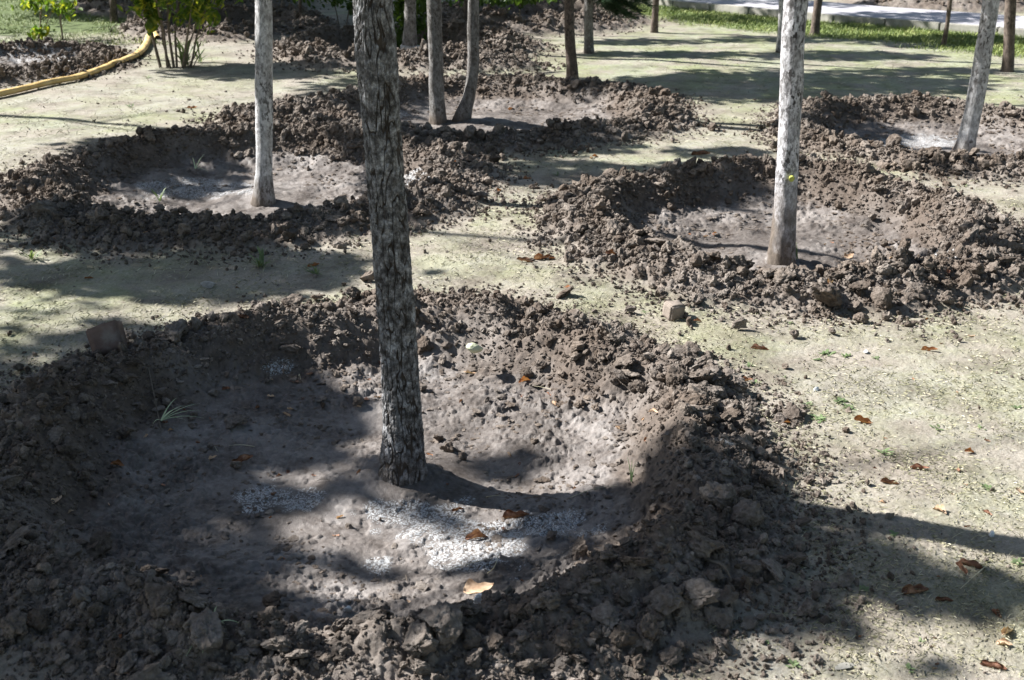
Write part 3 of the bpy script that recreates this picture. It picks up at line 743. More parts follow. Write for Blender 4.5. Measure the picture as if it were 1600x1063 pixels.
tree("grey trunk with a curved foot, right one of the close pair", [(717, 188), (728, 172), (737, 140), (740, 90), (739, 40), (739, 0)], [26, 20, 18, 18, 18, 18], M_PALEB if False else M_GREYB_SHADE, 64, 90, flare=1.25, low=0.1, height_m=5)
tree("slim brown tree standing alone on the far lawn", [(895, 125), (891, 70), (889, 20), (889, 0)], [18, 16, 15, 16], M_BROWNB, 48, 60, flare=1.15, low=0.05, height_m=5)
tp, pp8, _ = tree("grey brown pine with a low needle branch behind the slim brown tree", [(920, 83), (920, 40), (920, 0)], [15, 14, 13], M_GREYB_SHADE, 40, 50, flare=1.15, low=0.05, height_m=5, name="pine_tree", cat="pine")
tree("thin dark tree on the far lawn in front of the kerb, right of the pine", [(1022, 51), (1024, 20), (1025, 0)], [11, 10, 10], M_BROWNB, 32, 40, flare=1.2, low=0.05, height_m=4.5)
tree("grey tree half hidden directly behind the white flaking trunk", [(1219, 82), (1222, 30), (1223, 0)], [13, 12, 12], M_PALEB, 32, 40, flare=1.1, low=0.05, height_m=5)
tree("dark tree by the kerb just right of the white flaking trunk", [(1273, 55), (1276, 20), (1279, 0)], [14, 13, 13], M_BROWNB, 40, 40, flare=1.15, low=0.05, height_m=4.5)
tree("very thin dark crooked sapling on the green strip beside the path", [(1474, 73), (1478, 50), (1482, 30), (1484, 0)], [7, 7, 7, 8], M_BROWNB, 24, 40, flare=1.2, low=0.05, height_m=4)
tree("dark brown tree in shade behind the leaning pale tree", [(1575, 112), (1577, 60), (1579, 0)], [18, 16, 17], M_BROWNB, 48, 50, flare=1.15, low=0.05, height_m=5)
tcut, pc, rc = tree("grey tree with a cut ring collar near its foot", [(640, 97), (640, 74), (640, 66), (641, 40), (641, 0)], [27, 28, 20, 18, 18], M_GREYB_SHADE, 48, 90, flare=1.2, low=0.1, height_m=5)
def collar():
    P = [on_y(640, v, pc[0].y) - tcut.location for v in (98, 84, 71)]
    P[0].z -= 0.05
    Cq, rq, sq = tube_rings(P, [0.105, 0.100, 0.100], 40, 90)
    TH, SS = np.meshgrid(np.linspace(0, 2 * np.pi, 40, endpoint=False), sq)
    V, F, _ = tube_mesh(Cq, rq, 40, 0.008 * pn3(np.cos(TH) * 2, np.sin(TH) * 2, SS * 9, 44))
    V = np.r_[V, [np.array(P[-1]) + np.array([0, 0, 0.02])]]; n = len(V) - 1; b0 = n - 40
    F = np.r_[F, np.array([[b0 + i, b0 + (i + 1) % 40, n, n] for i in range(40)])]
    bmx = bmesh.new(); vs = [bmx.verts.new(v) for v in V]
    for f in F:
        bmx.faces.new([vs[i] for i in dict.fromkeys(f.tolist())])
    me = bpy.data.meshes.new("bark_collar"); bmx.to_mesh(me); bmx.free(); me.materials.append(M_PALEB)
    for pl in me.polygons: pl.use_smooth = True
    mesh_obj("bark_collar", me, tcut, label="swollen cut ring of pale bark round the trunk foot")
collar()
tree("dark tree in the upper left shade behind the grass", [(178, 36), (177, 10), (177, -10)], [12, 11, 11], M_BROWNB, 32, 40, flare=1.1, low=0.05, height_m=5)
tree("dark far trunk at the top edge left of the grass", [(149, 4), (149, -8), (149, -20)], [13, 12, 12], M_BROWNB, 32, 40, flare=1.1, low=0.05, height_m=5)
tree("limewashed white trunk foot beyond the paved path", [(1459, 8), (1457, -4), (1456, -30)], [22, 17, 16], M_LIME, 40, 40, flare=1.3, low=0.01, height_m=5)
tree("thin brown stem in shade seen behind the curved grey trunk", [(728, 38), (728, 15), (728, -5)], [8, 7, 7], M_BROWNB, 24, 40, flare=1.1, low=0.05, height_m=4)
tree("dark thin stem at the far top centre left", [(470, 30), (469, 10), (469, -10)], [6, 5, 5], M_BROWNB, 24, 40, flare=1.1, low=0.05, height_m=4)
# trees of the same rows standing left of the picture, whose crowns shade it
def side_tree(label, x, y):
    root_px = None
    b = Vector((x, y, 0))
    return b
for (lab, x, y) in [("tree outside the photo to the left of the nearest pit", -4.6, 3.2), ("tree outside the photo to the left, next one back in the row", -5.6, 7.3),
                    ("tree outside the photo far to the left of the first rows", -7.6, 7.2), ("tree outside the photo on the left by the hose", -7.4, 9.9), ("tree outside the photo beside the camera on the left", -5.0, 1.6),
                    ("tree outside the photo far left of the bushes", -8.8, 13.5), ("tall tree outside the photo, farthest left of the front row", -9.2, 4.8), ("tall tree outside the photo, front left beyond the camera", -7.8, 3.0)]:
    def fake(x=x, y=y):
        pu_, pv_, dp_ = project(np.array(x), np.array(y), np.array(0.0)); return float(pu_), float(pv_), float(dp_)
    a, b_, dp = fake()
    w = 0.14 * FPX / dp
    top = project(np.array(x), np.array(y), np.array(1.2))
    tree(lab, [(a, b_), (float(top[0]), float(top[1]))], [w, w * 0.9 * dp / float(top[2])], M_PALEB, 40, 30, flare=1.3, low=0.1, height_m=8.4 if y < 6 else 5.8)

# ------------------------------------------------------------------ crowns: leaves hung where the shade on the ground calls for them
SH = [ # u, v, ru, rv, value — light and shade seen on the ground; applied in order
    (480, 10, 520, 45, 0.95), (600, 52, 230, 36, 0.93), (830, 38, 80, 16, 0.3), (100, 48, 150, 18, 0.1), (60, 12, 120, 6, 0.4), (480, 50, 80, 7, 0.4), (400, 112, 150, 13, 0.95), (560, 150, 110, 40, 0.45), (820, 120, 90, 14, 0.2),
    (230, 250, 150, 35, 0.75), (280, 362, 340, 30, 0.9), (280, 425, 340, 50, 0.92), (620, 330, 60, 50, 0.5),
    (90, 478, 95, 20, 0.1), (70, 400, 50, 10, 0.25), (190, 400, 50, 8, 0.4), (250, 470, 60, 10, 0.6), (560, 250, 40, 40, 0.4),
    (800, 222, 210, 30, 0.95), (880, 272, 140, 24, 0.75), (700, 215, 60, 15, 0.9), (960, 235, 60, 10, 0.6),
    (1230, 135, 340, 26, 0.97), (1040, 88, 150, 6, 0.75), (1310, 88, 170, 8, 0.75), (1450, 112, 150, 8, 0.7), (1010, 66, 110, 6, 0.75), (1230, 62, 150, 7, 0.6), (1480, 66, 160, 10, 0.7),
    (1380, 40, 90, 10, 0.6), (1500, 40, 110, 10, 0.6), (1150, 30, 120, 8, 0.4), (1300, 15, 100, 8, 0.6), (1120, 14, 80, 6, 0.7),
    (1120, 240, 90, 9, 0.6), (1090, 264, 150, 10, 0.75), (1100, 288, 130, 20, 0.6), (1340, 195, 60, 22, 0.6), (1500, 270, 60, 8, 0.3),
    (150, 720, 330, 220, 0.9), (330, 610, 190, 80, 1.0), (300, 830, 330, 150, 0.88), (60, 690, 60, 14, 0.4), (150, 870, 50, 12, 0.45), (180, 1000, 60, 14, 0.4), (40, 900, 40, 12, 0.4), (500, 705, 150, 40, 0.75), (725, 662, 60, 22, 0.85),
    (300, 1000, 520, 110, 0.95), (900, 762, 190, 42, 0.97), (760, 830, 190, 60, 0.72), (1140, 850, 180, 120, 1.0), (1100, 960, 260, 80, 0.95), (800, 985, 320, 80, 0.92),
    (1310, 850, 90, 50, 0.9), (1370, 890, 130, 50, 0.9), (1490, 925, 140, 42, 0.85), (1180, 720, 60, 20, 0.4), (1350, 795, 120, 14, 0.0), (1480, 850, 90, 18, 0.0), (1560, 880, 60, 14, 0.1), (600, 750, 60, 20, 0.7), (1050, 720, 60, 25, 0.8),
    (475, 765, 120, 48, 0.0), (560, 805, 80, 34, 0.0), (530, 862, 190, 26, 0.0), (640, 905, 190, 20, 0.0), (420, 912, 110, 14, 0.1), (700, 800, 90, 26, 0.05), (690, 712, 90, 20, 0.0), (800, 830, 50, 40, 0.35), (440, 690, 70, 14, 0.3), (330, 770, 60, 12, 0.35), (250, 830, 40, 12, 0.5), (560, 720, 60, 12, 0.2), (610, 760, 40, 14, 0.4), (400, 830, 50, 10, 0.4), (120, 800, 40, 14, 0.5),
    (1000, 815, 75, 26, 0.0), (930, 850, 95, 22, 0.0), (870, 885, 80, 18, 0.1), (240, 890, 60, 16, 0.35), (300, 950, 70, 16, 0.4), (520, 985, 80, 26, 0.1), (610, 1030, 150, 40, 0.1), (50, 755, 45, 18, 0.35),
    (870, 1000, 50, 15, 0.5), (1300, 1020, 280, 34, 0.15), (1160, 980, 60, 14, 0.5), (1440, 1050, 60, 12, 0.6)]
def shade_at(x, y):
    pu, pv, dep = project(x, y, np.zeros_like(x))
    s = np.zeros_like(x)
    n = 0.22 * fbm(x * 3.2, y * 3.2, 3, 200) + 0.20 * pn2(x * 8.5, y * 8.5, 202)
    for (a, b_, ra, rb, val) in SH:
        d = np.sqrt(((pu - a) / ra) ** 2 + ((pv - b_) / rb) ** 2) + n
        w = 1 - sst(0.66, 1.14, d); s = s * (1 - w) + val * w
    out = (pu < -90) | (pu > 1690) | (pv > 1130) | (pv < -20) | (y < 1.0)
    s = np.where(out, 0.5 * sst(-0.1, 0.3, fbm(x * 0.8, y * 0.8, 3, 201)), s)
    return s
NC = 900000
gx_ = rng.uniform(-6.5, 9.5, NC); t_ = rng.random(NC)
gy_ = 1.2 + 18.0 * t_ ** 1.25
sv = shade_at(gx_, gy_)
lawnband = np.clip((gy_ - 7) / 6, 0, 1)
prob = np.clip(sv, 0, 1) ** 1.6 * np.where(gy_ < 7, 1.0, 0.9)
inb = rng.random(NC) < prob * 0.19 * (18 * 1.25 * t_ ** 0.2 / 9)
gx_, gy_ = gx_[inb], gy_[inb]; n = len(gx_)
hz = np.where(gy_ < 4.6, rng.uniform(3.3, 6.0, n), rng.uniform(2.4, 4.9, n))
k_ = 1 / math.tan(SUN_EL)
lx = gx_ + SUN_H.x * hz * k_; ly = gy_ + SUN_H.y * hz * k_
# gather each leaf to its nearest tree
TB = np.array([[t[1].x, t[1].y] for t in TREES])
d2 = (lx[:, None] - TB[None, :, 0]) ** 2 + (ly[:, None] - TB[None, :, 1]) ** 2
own = d2.argmin(1)
print("crown leaves", n)
for ti, (root, base, hm) in enumerate(TREES):
    sel = np.where(own == ti)[0]
    if len(sel) < 60:
        # a thin crown still sits on it
        m_ = 0
    if len(sel) == 0: continue
    m_ = len(sel); c = np.stack([lx[sel] - base.x, ly[sel] - base.y, hz[sel] - base.z], 1)
    Rm = rotmats(m_); L = rng.uniform(0.045, 0.085, m_)
    leaf = np.array([[-1, 0, 0], [-0.3, 0.55, 0.08], [0.45, 0.45, 0.05], [1, 0, 0], [0.45, -0.45, 0.05], [-0.3, -0.55, 0.08]])
    V = np.einsum('nij,vj->nvi', Rm, leaf) * L[:, None, None] + c[:, None, :]
    f0 = np.array([[0, 1, 2, 3], [0, 3, 4, 5]])
    F = (f0[None] + (np.arange(m_) * 6)[:, None, None]).reshape(-1, 4)
    mesh_obj("crown", np_mesh("crown", V.reshape(-1, 3), F, M_LEAF, smooth=False), root)

# ------------------------------------------------------------------ unseen trees added all round to block low sky light
SKY_BLOCK = [(-3.5, -3.5, 'behind the camera on the left'), (1.5, -4.5, 'straight behind the camera'), (6.0, -2.5, 'behind the camera on the right'), (9.5, 3.0, 'far to the right of the nearest pit'),
       (12.0, 8.5, 'far to the right by the path'), (-12.5, 8.0, 'far to the left of the hose'), (-12.0, 2.0, 'far to the left of the nearest pit'), (-10.5, 19.0, 'beyond the upper left corner'),
       (-3.5, 23.5, 'beyond the bushes at the back'), (3.5, 25.5, 'beyond the path at the back'), (11.0, 22.0, 'beyond the path on the right')]
for (x, y, where) in SKY_BLOCK:
    b = Vector((x, y, gz(x, y, False))); H = random.uniform(6.5, 8.5)
    root = empty("tree", b, label="added unseen tree that blocks sky light, " + where, category="tree")
    Cq, rq, _ = tube_rings([Vector((0, 0, -0.1)), Vector((0.05, 0, H * .4)), Vector((0, 0.08, H * .8))], [0.13, 0.11, 0.04], 16, 10)
    V, F, _ = tube_mesh(Cq, rq, 16); mesh_obj("trunk", np_mesh("trunk", V, F, M_PALEB, attrs={"crack": np.ones(len(V)), "low": np.zeros(len(V))}), root)
    m_ = 5200; q = rng.normal(size=(m_, 3)); q /= np.linalg.norm(q, axis=1, keepdims=True); q *= rng.random(m_)[:, None] ** 0.4
    c = q * np.array([2.5, 2.5, H * 0.38]) + np.array([0, 0, H * 0.62])
    cl3 = pn3(c[:, 0] * 1.3 + x, c[:, 1] * 1.3 + y, c[:, 2] * 1.3, 77); c = c[cl3 > -0.35]
    wx_, wy_, wz_ = c[:, 0] + b.x, c[:, 1] + b.y, c[:, 2] + b.z
    sgx, sgy = wx_ - SUN_H.x * wz_ * k_, wy_ - SUN_H.y * wz_ * k_
    a_, b2_, dp_ = project(sgx, sgy, np.zeros_like(sgx)); vis = (a_ > -200) & (a_ < 1800) & (b2_ > -10) & (b2_ < 1200) & (sgy > 0.3)
    a_, b2_, dp_ = project(wx_, wy_, wz_); vis |= (a_ > -60) & (a_ < 1660) & (b2_ > -60) & (b2_ < 1120) & (wy_ * CP - (wz_ - CAM_H) * SP > 0.1)
    c = c[~vis]; m_ = len(c)  # crowns shaped so none of their shadow falls in view
    if m_ == 0: continue
    leaf = np.array([[-1, 0, 0], [-0.3, 0.6, 0.08], [0.45, 0.5, 0.05], [1, 0, 0], [0.45, -0.5, 0.05], [-0.3, -0.6, 0.08]])
    V = np.einsum('nij,vj->nvi', rotmats(m_), leaf) * rng.uniform(0.10, 0.17, m_)[:, None, None] + c[:, None, :]
    F = (np.array([[0, 1, 2, 3], [0, 3, 4, 5]])[None] + (np.arange(m_) * 6)[:, None, None]).reshape(-1, 4)
    mesh_obj("crown", np_mesh("crown", V.reshape(-1, 3), F, M_LEAF, smooth=False), root)

# ------------------------------------------------------------------ bushes and branches
def leaf_cloud(name, pts, size, mat, root, base, droop=0.5):
    pts = np.array(pts); m_ = len(pts)
    leaf = np.array([[-1, 0, 0], [-0.35, 0.50, 0.10], [0.35, 0.46, 0.02], [1, 0, -0.15], [0.35, -0.46, 0.02], [-0.35, -0.50, 0.10]])
    V = []
    for p in pts:
        a = random.uniform(0, 6.28); e = Euler((random.uniform(-.8, .8), random.uniform(0.1, 1.3) * droop * 2, a))
        M_ = np.array(e.to_matrix()); V.append((leaf * size * random.uniform(0.6, 1.25)) @ M_.T + p - np.array(base))
    V = np.array(V).reshape(-1, 3)
    f0 = np.array([[0, 1, 2, 3], [0, 3, 4, 5]]); F = (f0[None] + (np.arange(m_) * 6)[:, None, None]).reshape(-1, 4)
    return mesh_obj(name, np_mesh(name, V, F, mat, smooth=False), root)
def bush(name, label, base_px, stems, leaf_px, nleaf, lsize, mat, group=None, cat="bush"):
    b = hit(*base_px); root = empty(name, b, label=label, category=cat, group=group)
    for (u0, v0, u1, v1, w, dy) in stems:
        a = on_y(u0, v0, b.y); a.z = min(a.z, gz(a.x, a.y, False) + 0.01) - 0.03
        c = on_y(u1, v1, b.y + dy); dz = c - a
        mid = a.lerp(c, 0.5) + Vector((random.uniform(-.03, .03), random.uniform(-.05, .05), 0.02))
        top = c + dz * (1.3 if v1 < 10 else 0.15)
        Cq, rq, _ = tube_rings([a - b, mid - b, c - b, top - b], [w, w * 0.85, w * 0.7, w * 0.3], 8, 30)
        V, F, _ = tube_mesh(Cq, rq, 8); mesh_obj("stem", np_mesh("stem", V, F, M_TWIG, attrs={"crack": np.ones(len(V))}), root)
    pts = []
    while len(pts) < nleaf:
        (u, v, ru, rv, dd) = random.choice(leaf_px)
        a = random.gauss(0, 0.45); c = random.gauss(0, 0.45)
        q = on_y(u + a * ru, v + c * rv, b.y + random.uniform(-dd, dd)); pts.append(q[:])
    leaf_cloud("foliage", pts, lsize, mat, root, b[:])
    return root
bush("leafy_bush", "bush with bare forked stems and yellow green leaves by the hose end", (268, 106),
     [(252, 108, 222, 0, 0.017, 0.1), (262, 106, 244, 0, 0.015, -0.1), (272, 107, 262, 0, 0.015, 0.0), (276, 104, 280, 0, 0.012, 0.1), (284, 106, 300, 10, 0.013, -0.1),
      (268, 108, 252, 20, 0.010, 0.2), (292, 104, 312, 70, 0.008, 0), (300, 102, 318, 80, 0.006, 0.1), (288, 105, 306, 40, 0.010, 0.1), (297, 104, 320, 20, 0.011, -0.2)],
     [(300, 18, 50, 36, 0.35), (270, 2, 70, 24, 0.3), (315, 8, 34, 44, 0.3), (222, 5, 16, 18, 0.2), (237, 28, 12, 22, 0.1), (300, -20, 80, 30, 0.4)], 520, 0.052, M_BUSH)
if True:
    pass
bush("leafy_bush", "small sapling bush with thin stems and few leaves at the upper left", (72, 62),
     [(60, 62, 66, 0, 0.009, 0.1), (64, 60, 84, 10, 0.007, 0), (98, 62, 96, 0, 0.011, 0), (57, 63, 62, 20, 0.007, 0)],
     [(75, 6, 45, 16, 0.3), (105, 10, 20, 14, 0.2), (50, 4, 20, 12, 0.2), (85, -20, 70, 20, 0.4), (66, 50, 16, 12, 0.1)], 300, 0.042, M_BUSH)
bush("leafy_bush", "dark green bush behind the tree with the cut collar", (652, 90),
     [(640, 90, 625, 0, 0.012, 0.2), (655, 92, 664, 0, 0.012, 0.2), (650, 92, 640, 0, 0.01, 0.2)],
     [(655, 15, 32, 40, 0.3), (626, 25, 16, 60, 0.2), (640, 60, 24, 30, 0.15), (650, -15, 50, 30, 0.4)], 600, 0.050, M_BUSHD)
bush("leafy_bush", "dark leaf tuft at the top edge left of the furrowed trunk", (535, 40),
     [(530, 42, 520, 0, 0.009, 0.1), (540, 42, 548, 0, 0.009, 0.1)],
     [(535, 2, 34, 12, 0.3), (500, -4, 40, 10, 0.3), (550, 12, 8, 10, 0.1)], 160, 0.045, M_BUSHD)
bush("leafy_bush", "dark low bush at the top edge above the far heap", (800, 22),
     [(795, 24, 785, -5, 0.009, 0.1), (805, 24, 815, -5, 0.009, 0.1)],
     [(790, 2, 60, 12, 0.3), (740, -4, 40, 14, 0.3), (830, -2, 40, 8, 0.3)], 260, 0.05, M_BUSHD)
def pine_branch():
    b = pp8[0]; yb = b.y; root = tp
    V = []; F = []
    def addtube(a, c, r0, r1):
        Cq, rq, _ = tube_rings([a, a.lerp(c, 0.5) + Vector((0, 0, 0.01)), c], [r0, (r0 + r1) / 2, r1], 6, 20); v, f, _ = tube_mesh(Cq, rq, 6)
        F.append(f + sum(len(q) for q in V)); V.append(v)
    N = []
    tips = [(945, 14), (975, 24), (1000, 20), (1015, 8), (962, 22), (988, 28), (940, 2), (1008, 0), (955, 6), (985, 10)]
    st = on_y(921, -25, yb) - b
    for (u, v) in tips:
        c = on_y(u, v, yb + random.uniform(-.3, .3)) - b
        addtube(st, c, 0.012, 0.004)
        for k in range(420):
            t = random.uniform(0.25, 1.02); q = st.lerp(c, t)
            d = Vector((random.uniform(-1, 1) + 0.5, random.uniform(-1, 1), random.uniform(-1, 0.7))).normalized() * random.uniform(0.08, 0.16)
            s_ = Vector((0.0018, 0, 0)).cross(d).normalized() * 0.0042
            N += [q - s_, q + s_, q + d]
    mesh_obj("branch", np_mesh("branch", np.concatenate(V), np.concatenate(F), M_TWIG), root)
    n = len(N) // 3
    mesh_obj("needles", np_mesh("needles", np.array([v[:] for v in N]), np.arange(3 * n).reshape(n, 3), M_NEEDLE, smooth=False), root)
pine_branch()

# ------------------------------------------------------------------ hose
def hose():
    px = [(-60, 168), (0, 153), (40, 144), (80, 134), (120, 127), (160, 113), (190, 101), (212, 92), (224, 82), (230, 72), (234, 62), (241, 59), (247, 64)]
    P = [hit(u, v) for u, v in px]
    P = [p + Vector((0, 0, 0.034)) for p in P]
    P[-3].z += 0.02
    b = P[1].copy()
    C, r, s = tube_rings([p - b for p in P], [0.036] * len(P), 24, 60)
    zz = height(C[:, 0] + b.x, C[:, 1] + b.y, False)[0] - b.z + 0.03
    C[:, 2] = np.maximum(C[:, 2], zz)
    th = np.linspace(0, 2 * np.pi, 24, endpoint=False); TH, SS = np.meshgrid(th, s)
    disp = 0.003 * pn3(np.cos(TH) * 2, np.sin(TH) * 2, SS * 6, 5) + 0.0025 * pn3(np.cos(TH) * 3, np.sin(TH) * 3, SS * 22, 6)
    V, F, _ = tube_mesh(C, r, 24, disp)
    V = V.reshape(len(C), 24, 3); V[..., 2] = C[:, None, 2] + (V[..., 2] - C[:, None, 2]) * 0.72
    mesh_obj("hose", np_mesh("hose", V.reshape(-1, 3), F, M_HOSE), None, label="thick yellow hose running over the lawn and up a soil rim", category="hose").location = b
hose()

# ------------------------------------------------------------------ brick, stones
def solid(name, sub, seed, loc, sc, rot, mat, label, cat, **kw):
    V, F = clod_shape(sub, seed, **kw); me = np_mesh(name, V, F, mat, attrs={"tint": np.full(len(V), 0.5)})
    o = mesh_obj(name, me, None, label=label, category=cat); o.location = loc; o.scale = sc; o.rotation_euler = rot; return o
def brick(name, center_px, size, rot, mat, label, lift):
    bm = bmesh.new(); bmesh.ops.create_cube(bm, size=1.0); bmesh.ops.scale(bm, vec=size, verts=bm.verts)
    bmesh.ops.bevel(bm, geom=list(bm.edges), offset=0.006, segments=3, affect='EDGES')
    bmesh.ops.subdivide_edges(bm, edges=bm.edges, cuts=5, use_grid_fill=True)
    for v in bm.verts:
        c = v.co; n = float(pn3(np.array([c.x * 30]), np.array([c.y * 30]), np.array([c.z * 30]), 3)[0])
        v.co += c.normalized() * 0.004 * n
    me = bpy.data.meshes.new(name); bm.to_mesh(me); bm.free(); me.materials.append(mat)
    for p in me.polygons: p.use_smooth = True
    o = mesh_obj(name, me, None, label=label, category="brick"); q = hit(*center_px); o.location = q + Vector((0, 0, lift)); o.rotation_euler = rot; return o
brick("brick", (172, 560), (0.125, 0.06, 0.12), (R(-28), R(-17), R(8)), M_BRICK, "dusty reddish brick half tilted on the left rim of the nearest pit", 0.075)
brick("brick", (1053, 496), (0.075, 0.065, 0.07), (R(4), R(3), R(25)), simple("tan brick", [(0.3, (0.15, 0.120, 0.098)), (0.7, (0.26, 0.22, 0.185))], 12, 0.9, 0.004), "small tan broken brick end standing on the lawn before the right-hand pit", 0.03)
q = hit(741, 552); solid("stone", 4, 901, q + Vector((0, 0, 0.022)), (0.034, 0.026, 0.024), (0.2, 0.1, 0.3), M_STONE, "smooth pale yellow stone lying on the back bank of the nearest pit", "stone", planes=3, amp=0.12)
q = hit(755, 952); solid("stone", 4, 902, q + Vector((0, 0, 0.03)), (0.030, 0.020, 0.022), (0.2, 0.1, 0.3), M_STONEB, "bluish white stone under the bark flake on the front rim", "stone", planes=8, amp=0.2)
q = hit(545, 966); solid("stone", 4, 903, q + Vector((0, 0, 0.03)), (0.013, 0.012, 0.014), (0.2, 0.1, 0.3), M_STONEB, "tiny white stone among front clods left of the bark flake", "stone", planes=8, amp=0.2)
q = hit(325, 450); solid("stone", 4, 904, q + Vector((0, 0, 0.012)), (0.034, 0.024, 0.018), (0.0, 0.1, 0.3), M_PEB, "pale flat stone on the shaded lawn behind the nearest pit", "stone", planes=8, amp=0.15)
q = hit(735, 103); solid("stone", 4, 905, q + Vector((0, 0, 0.05)), (0.085, 0.06, 0.06), (0.3, 0.1, 0.3), M_PEB, "large pale stone on the heap behind the curved trunk", "stone", planes=9, amp=0.2)
q = hit(1135, 705); solid("stone", 4, 906, q + Vector((0, 0, 0.03)), (0.038, 0.022, 0.012), (0.3, 0.1, 0.3), M_PEB, "flat grey stone on the shaded right crest of the nearest pit", "stone", planes=9, amp=0.2)
q = hit(1320, 1043); solid("stone", 4, 907, q + Vector((0, 0, 0.002)), (0.024, 0.018, 0.007), (0.0, 0.0, 0.3), M_KERB, "flat round pale stone sunk in the lawn at the bottom edge", "stone", planes=3, amp=0.1)
for (u, v, lab) in [(1353, 552, "small bluish pebble on the lawn below the right-hand pit"), (1275, 610, "small pale pebble on the lawn above the weeds"), (1548, 838, "small grey pebble on the sunny lawn at the right edge")]:
    q = hit(u, v); solid("pebble", 3, 910 + u % 50, q + Vector((0, 0, 0.006)), (0.014, 0.011, 0.010), (0, 0, 1), M_STONEB, lab, "pebble", planes=8, amp=0.2)

# ------------------------------------------------------------------ fallen leaves, bark flake, straws, weeds
def leaf_mesh(seed, curl, fold):
    g = random.Random(seed); nx_, ny_ = 14, 8; V = []; F = []
    for i in range(nx_ + 1):
        t = i / nx_; w = (math.sin(math.pi * min(1, t ** 0.75)) ** 0.8) * 0.42 * (1 + 0.25 * math.sin(9 * t + seed)) + 0.01
        for j in range(ny_ + 1):
            s_ = (j / ny_ - 0.5) * 2; x = t - 0.5; y = s_ * w
            a = curl * s_ * w * 3.2
            rr_ = 1 / max(abs(curl) * 3.2, 1e-3)
            yy_ = rr_ * math.sin(a) if abs(curl) > 0.02 else y; zz_ = rr_ * (1 - math.cos(a)) if abs(curl) > 0.02 else 0
            zz_ += fold * (x * x) * 1.6 + 0.03 * math.sin(17 * x + 5 * s_ + seed)
            V.append((x, yy_, zz_))
    for i in range(nx_):
        for j in range(ny_):
            a = i * (ny_ + 1) + j; F.append((a, a + 1, a + ny_ + 2, a + ny_ + 1))
    return np.array(V), np.array(F)
LEAFS = {}
def leafobj(u, v, wpx, rz, kind, label, group=None, mat=None, name="fallen_leaf", cat="fallen leaf", tilt=0.3, lift=0.006):
    q = hit(u, v); q.z = gz(q.x, q.y); _, _, dep = project(q.x, q.y, q.z)
    key = (kind % 6, (mat or M_DRY).name)
    if key not in LEAFS:
        V, F = leaf_mesh(kind % 6, [1.7, 0.9, 2.1, 1.2, 1.5, 0.5][kind % 6], [0.15, 0.3, 0.1, -0.2, 0.2, 0.2][kind % 6])
        LEAFS[key] = np_mesh(name, V, F, mat or M_DRY)
    o = bpy.data.objects.new(name, LEAFS[key]); s_ = wpx * float(dep) / FPX * 0.92
    o.scale = (s_, s_ * random.uniform(.45, .8), s_ * random.uniform(.6, 1.0)); o.location = q + Vector((0, 0, lift + s_ * 0.06))
    o.rotation_euler = (random.uniform(-tilt, tilt), random.uniform(-tilt, tilt), rz)
    Mx = np.array(o.rotation_euler.to_matrix()) @ np.diag(list(o.scale)); co = np.empty(len(o.data.vertices) * 3, np.float32); o.data.vertices.foreach_get('co', co)
    Wv = co.reshape(-1, 3) @ Mx.T; lowz = Wv[:, 2] + q.z - height(Wv[:, 0] + q.x, Wv[:, 1] + q.y)[0]
    o.location.z = q.z - float(np.percentile(lowz, 12)) + (lift - 0.006)
    link(o, None, label=label, category=cat, group=group); return o
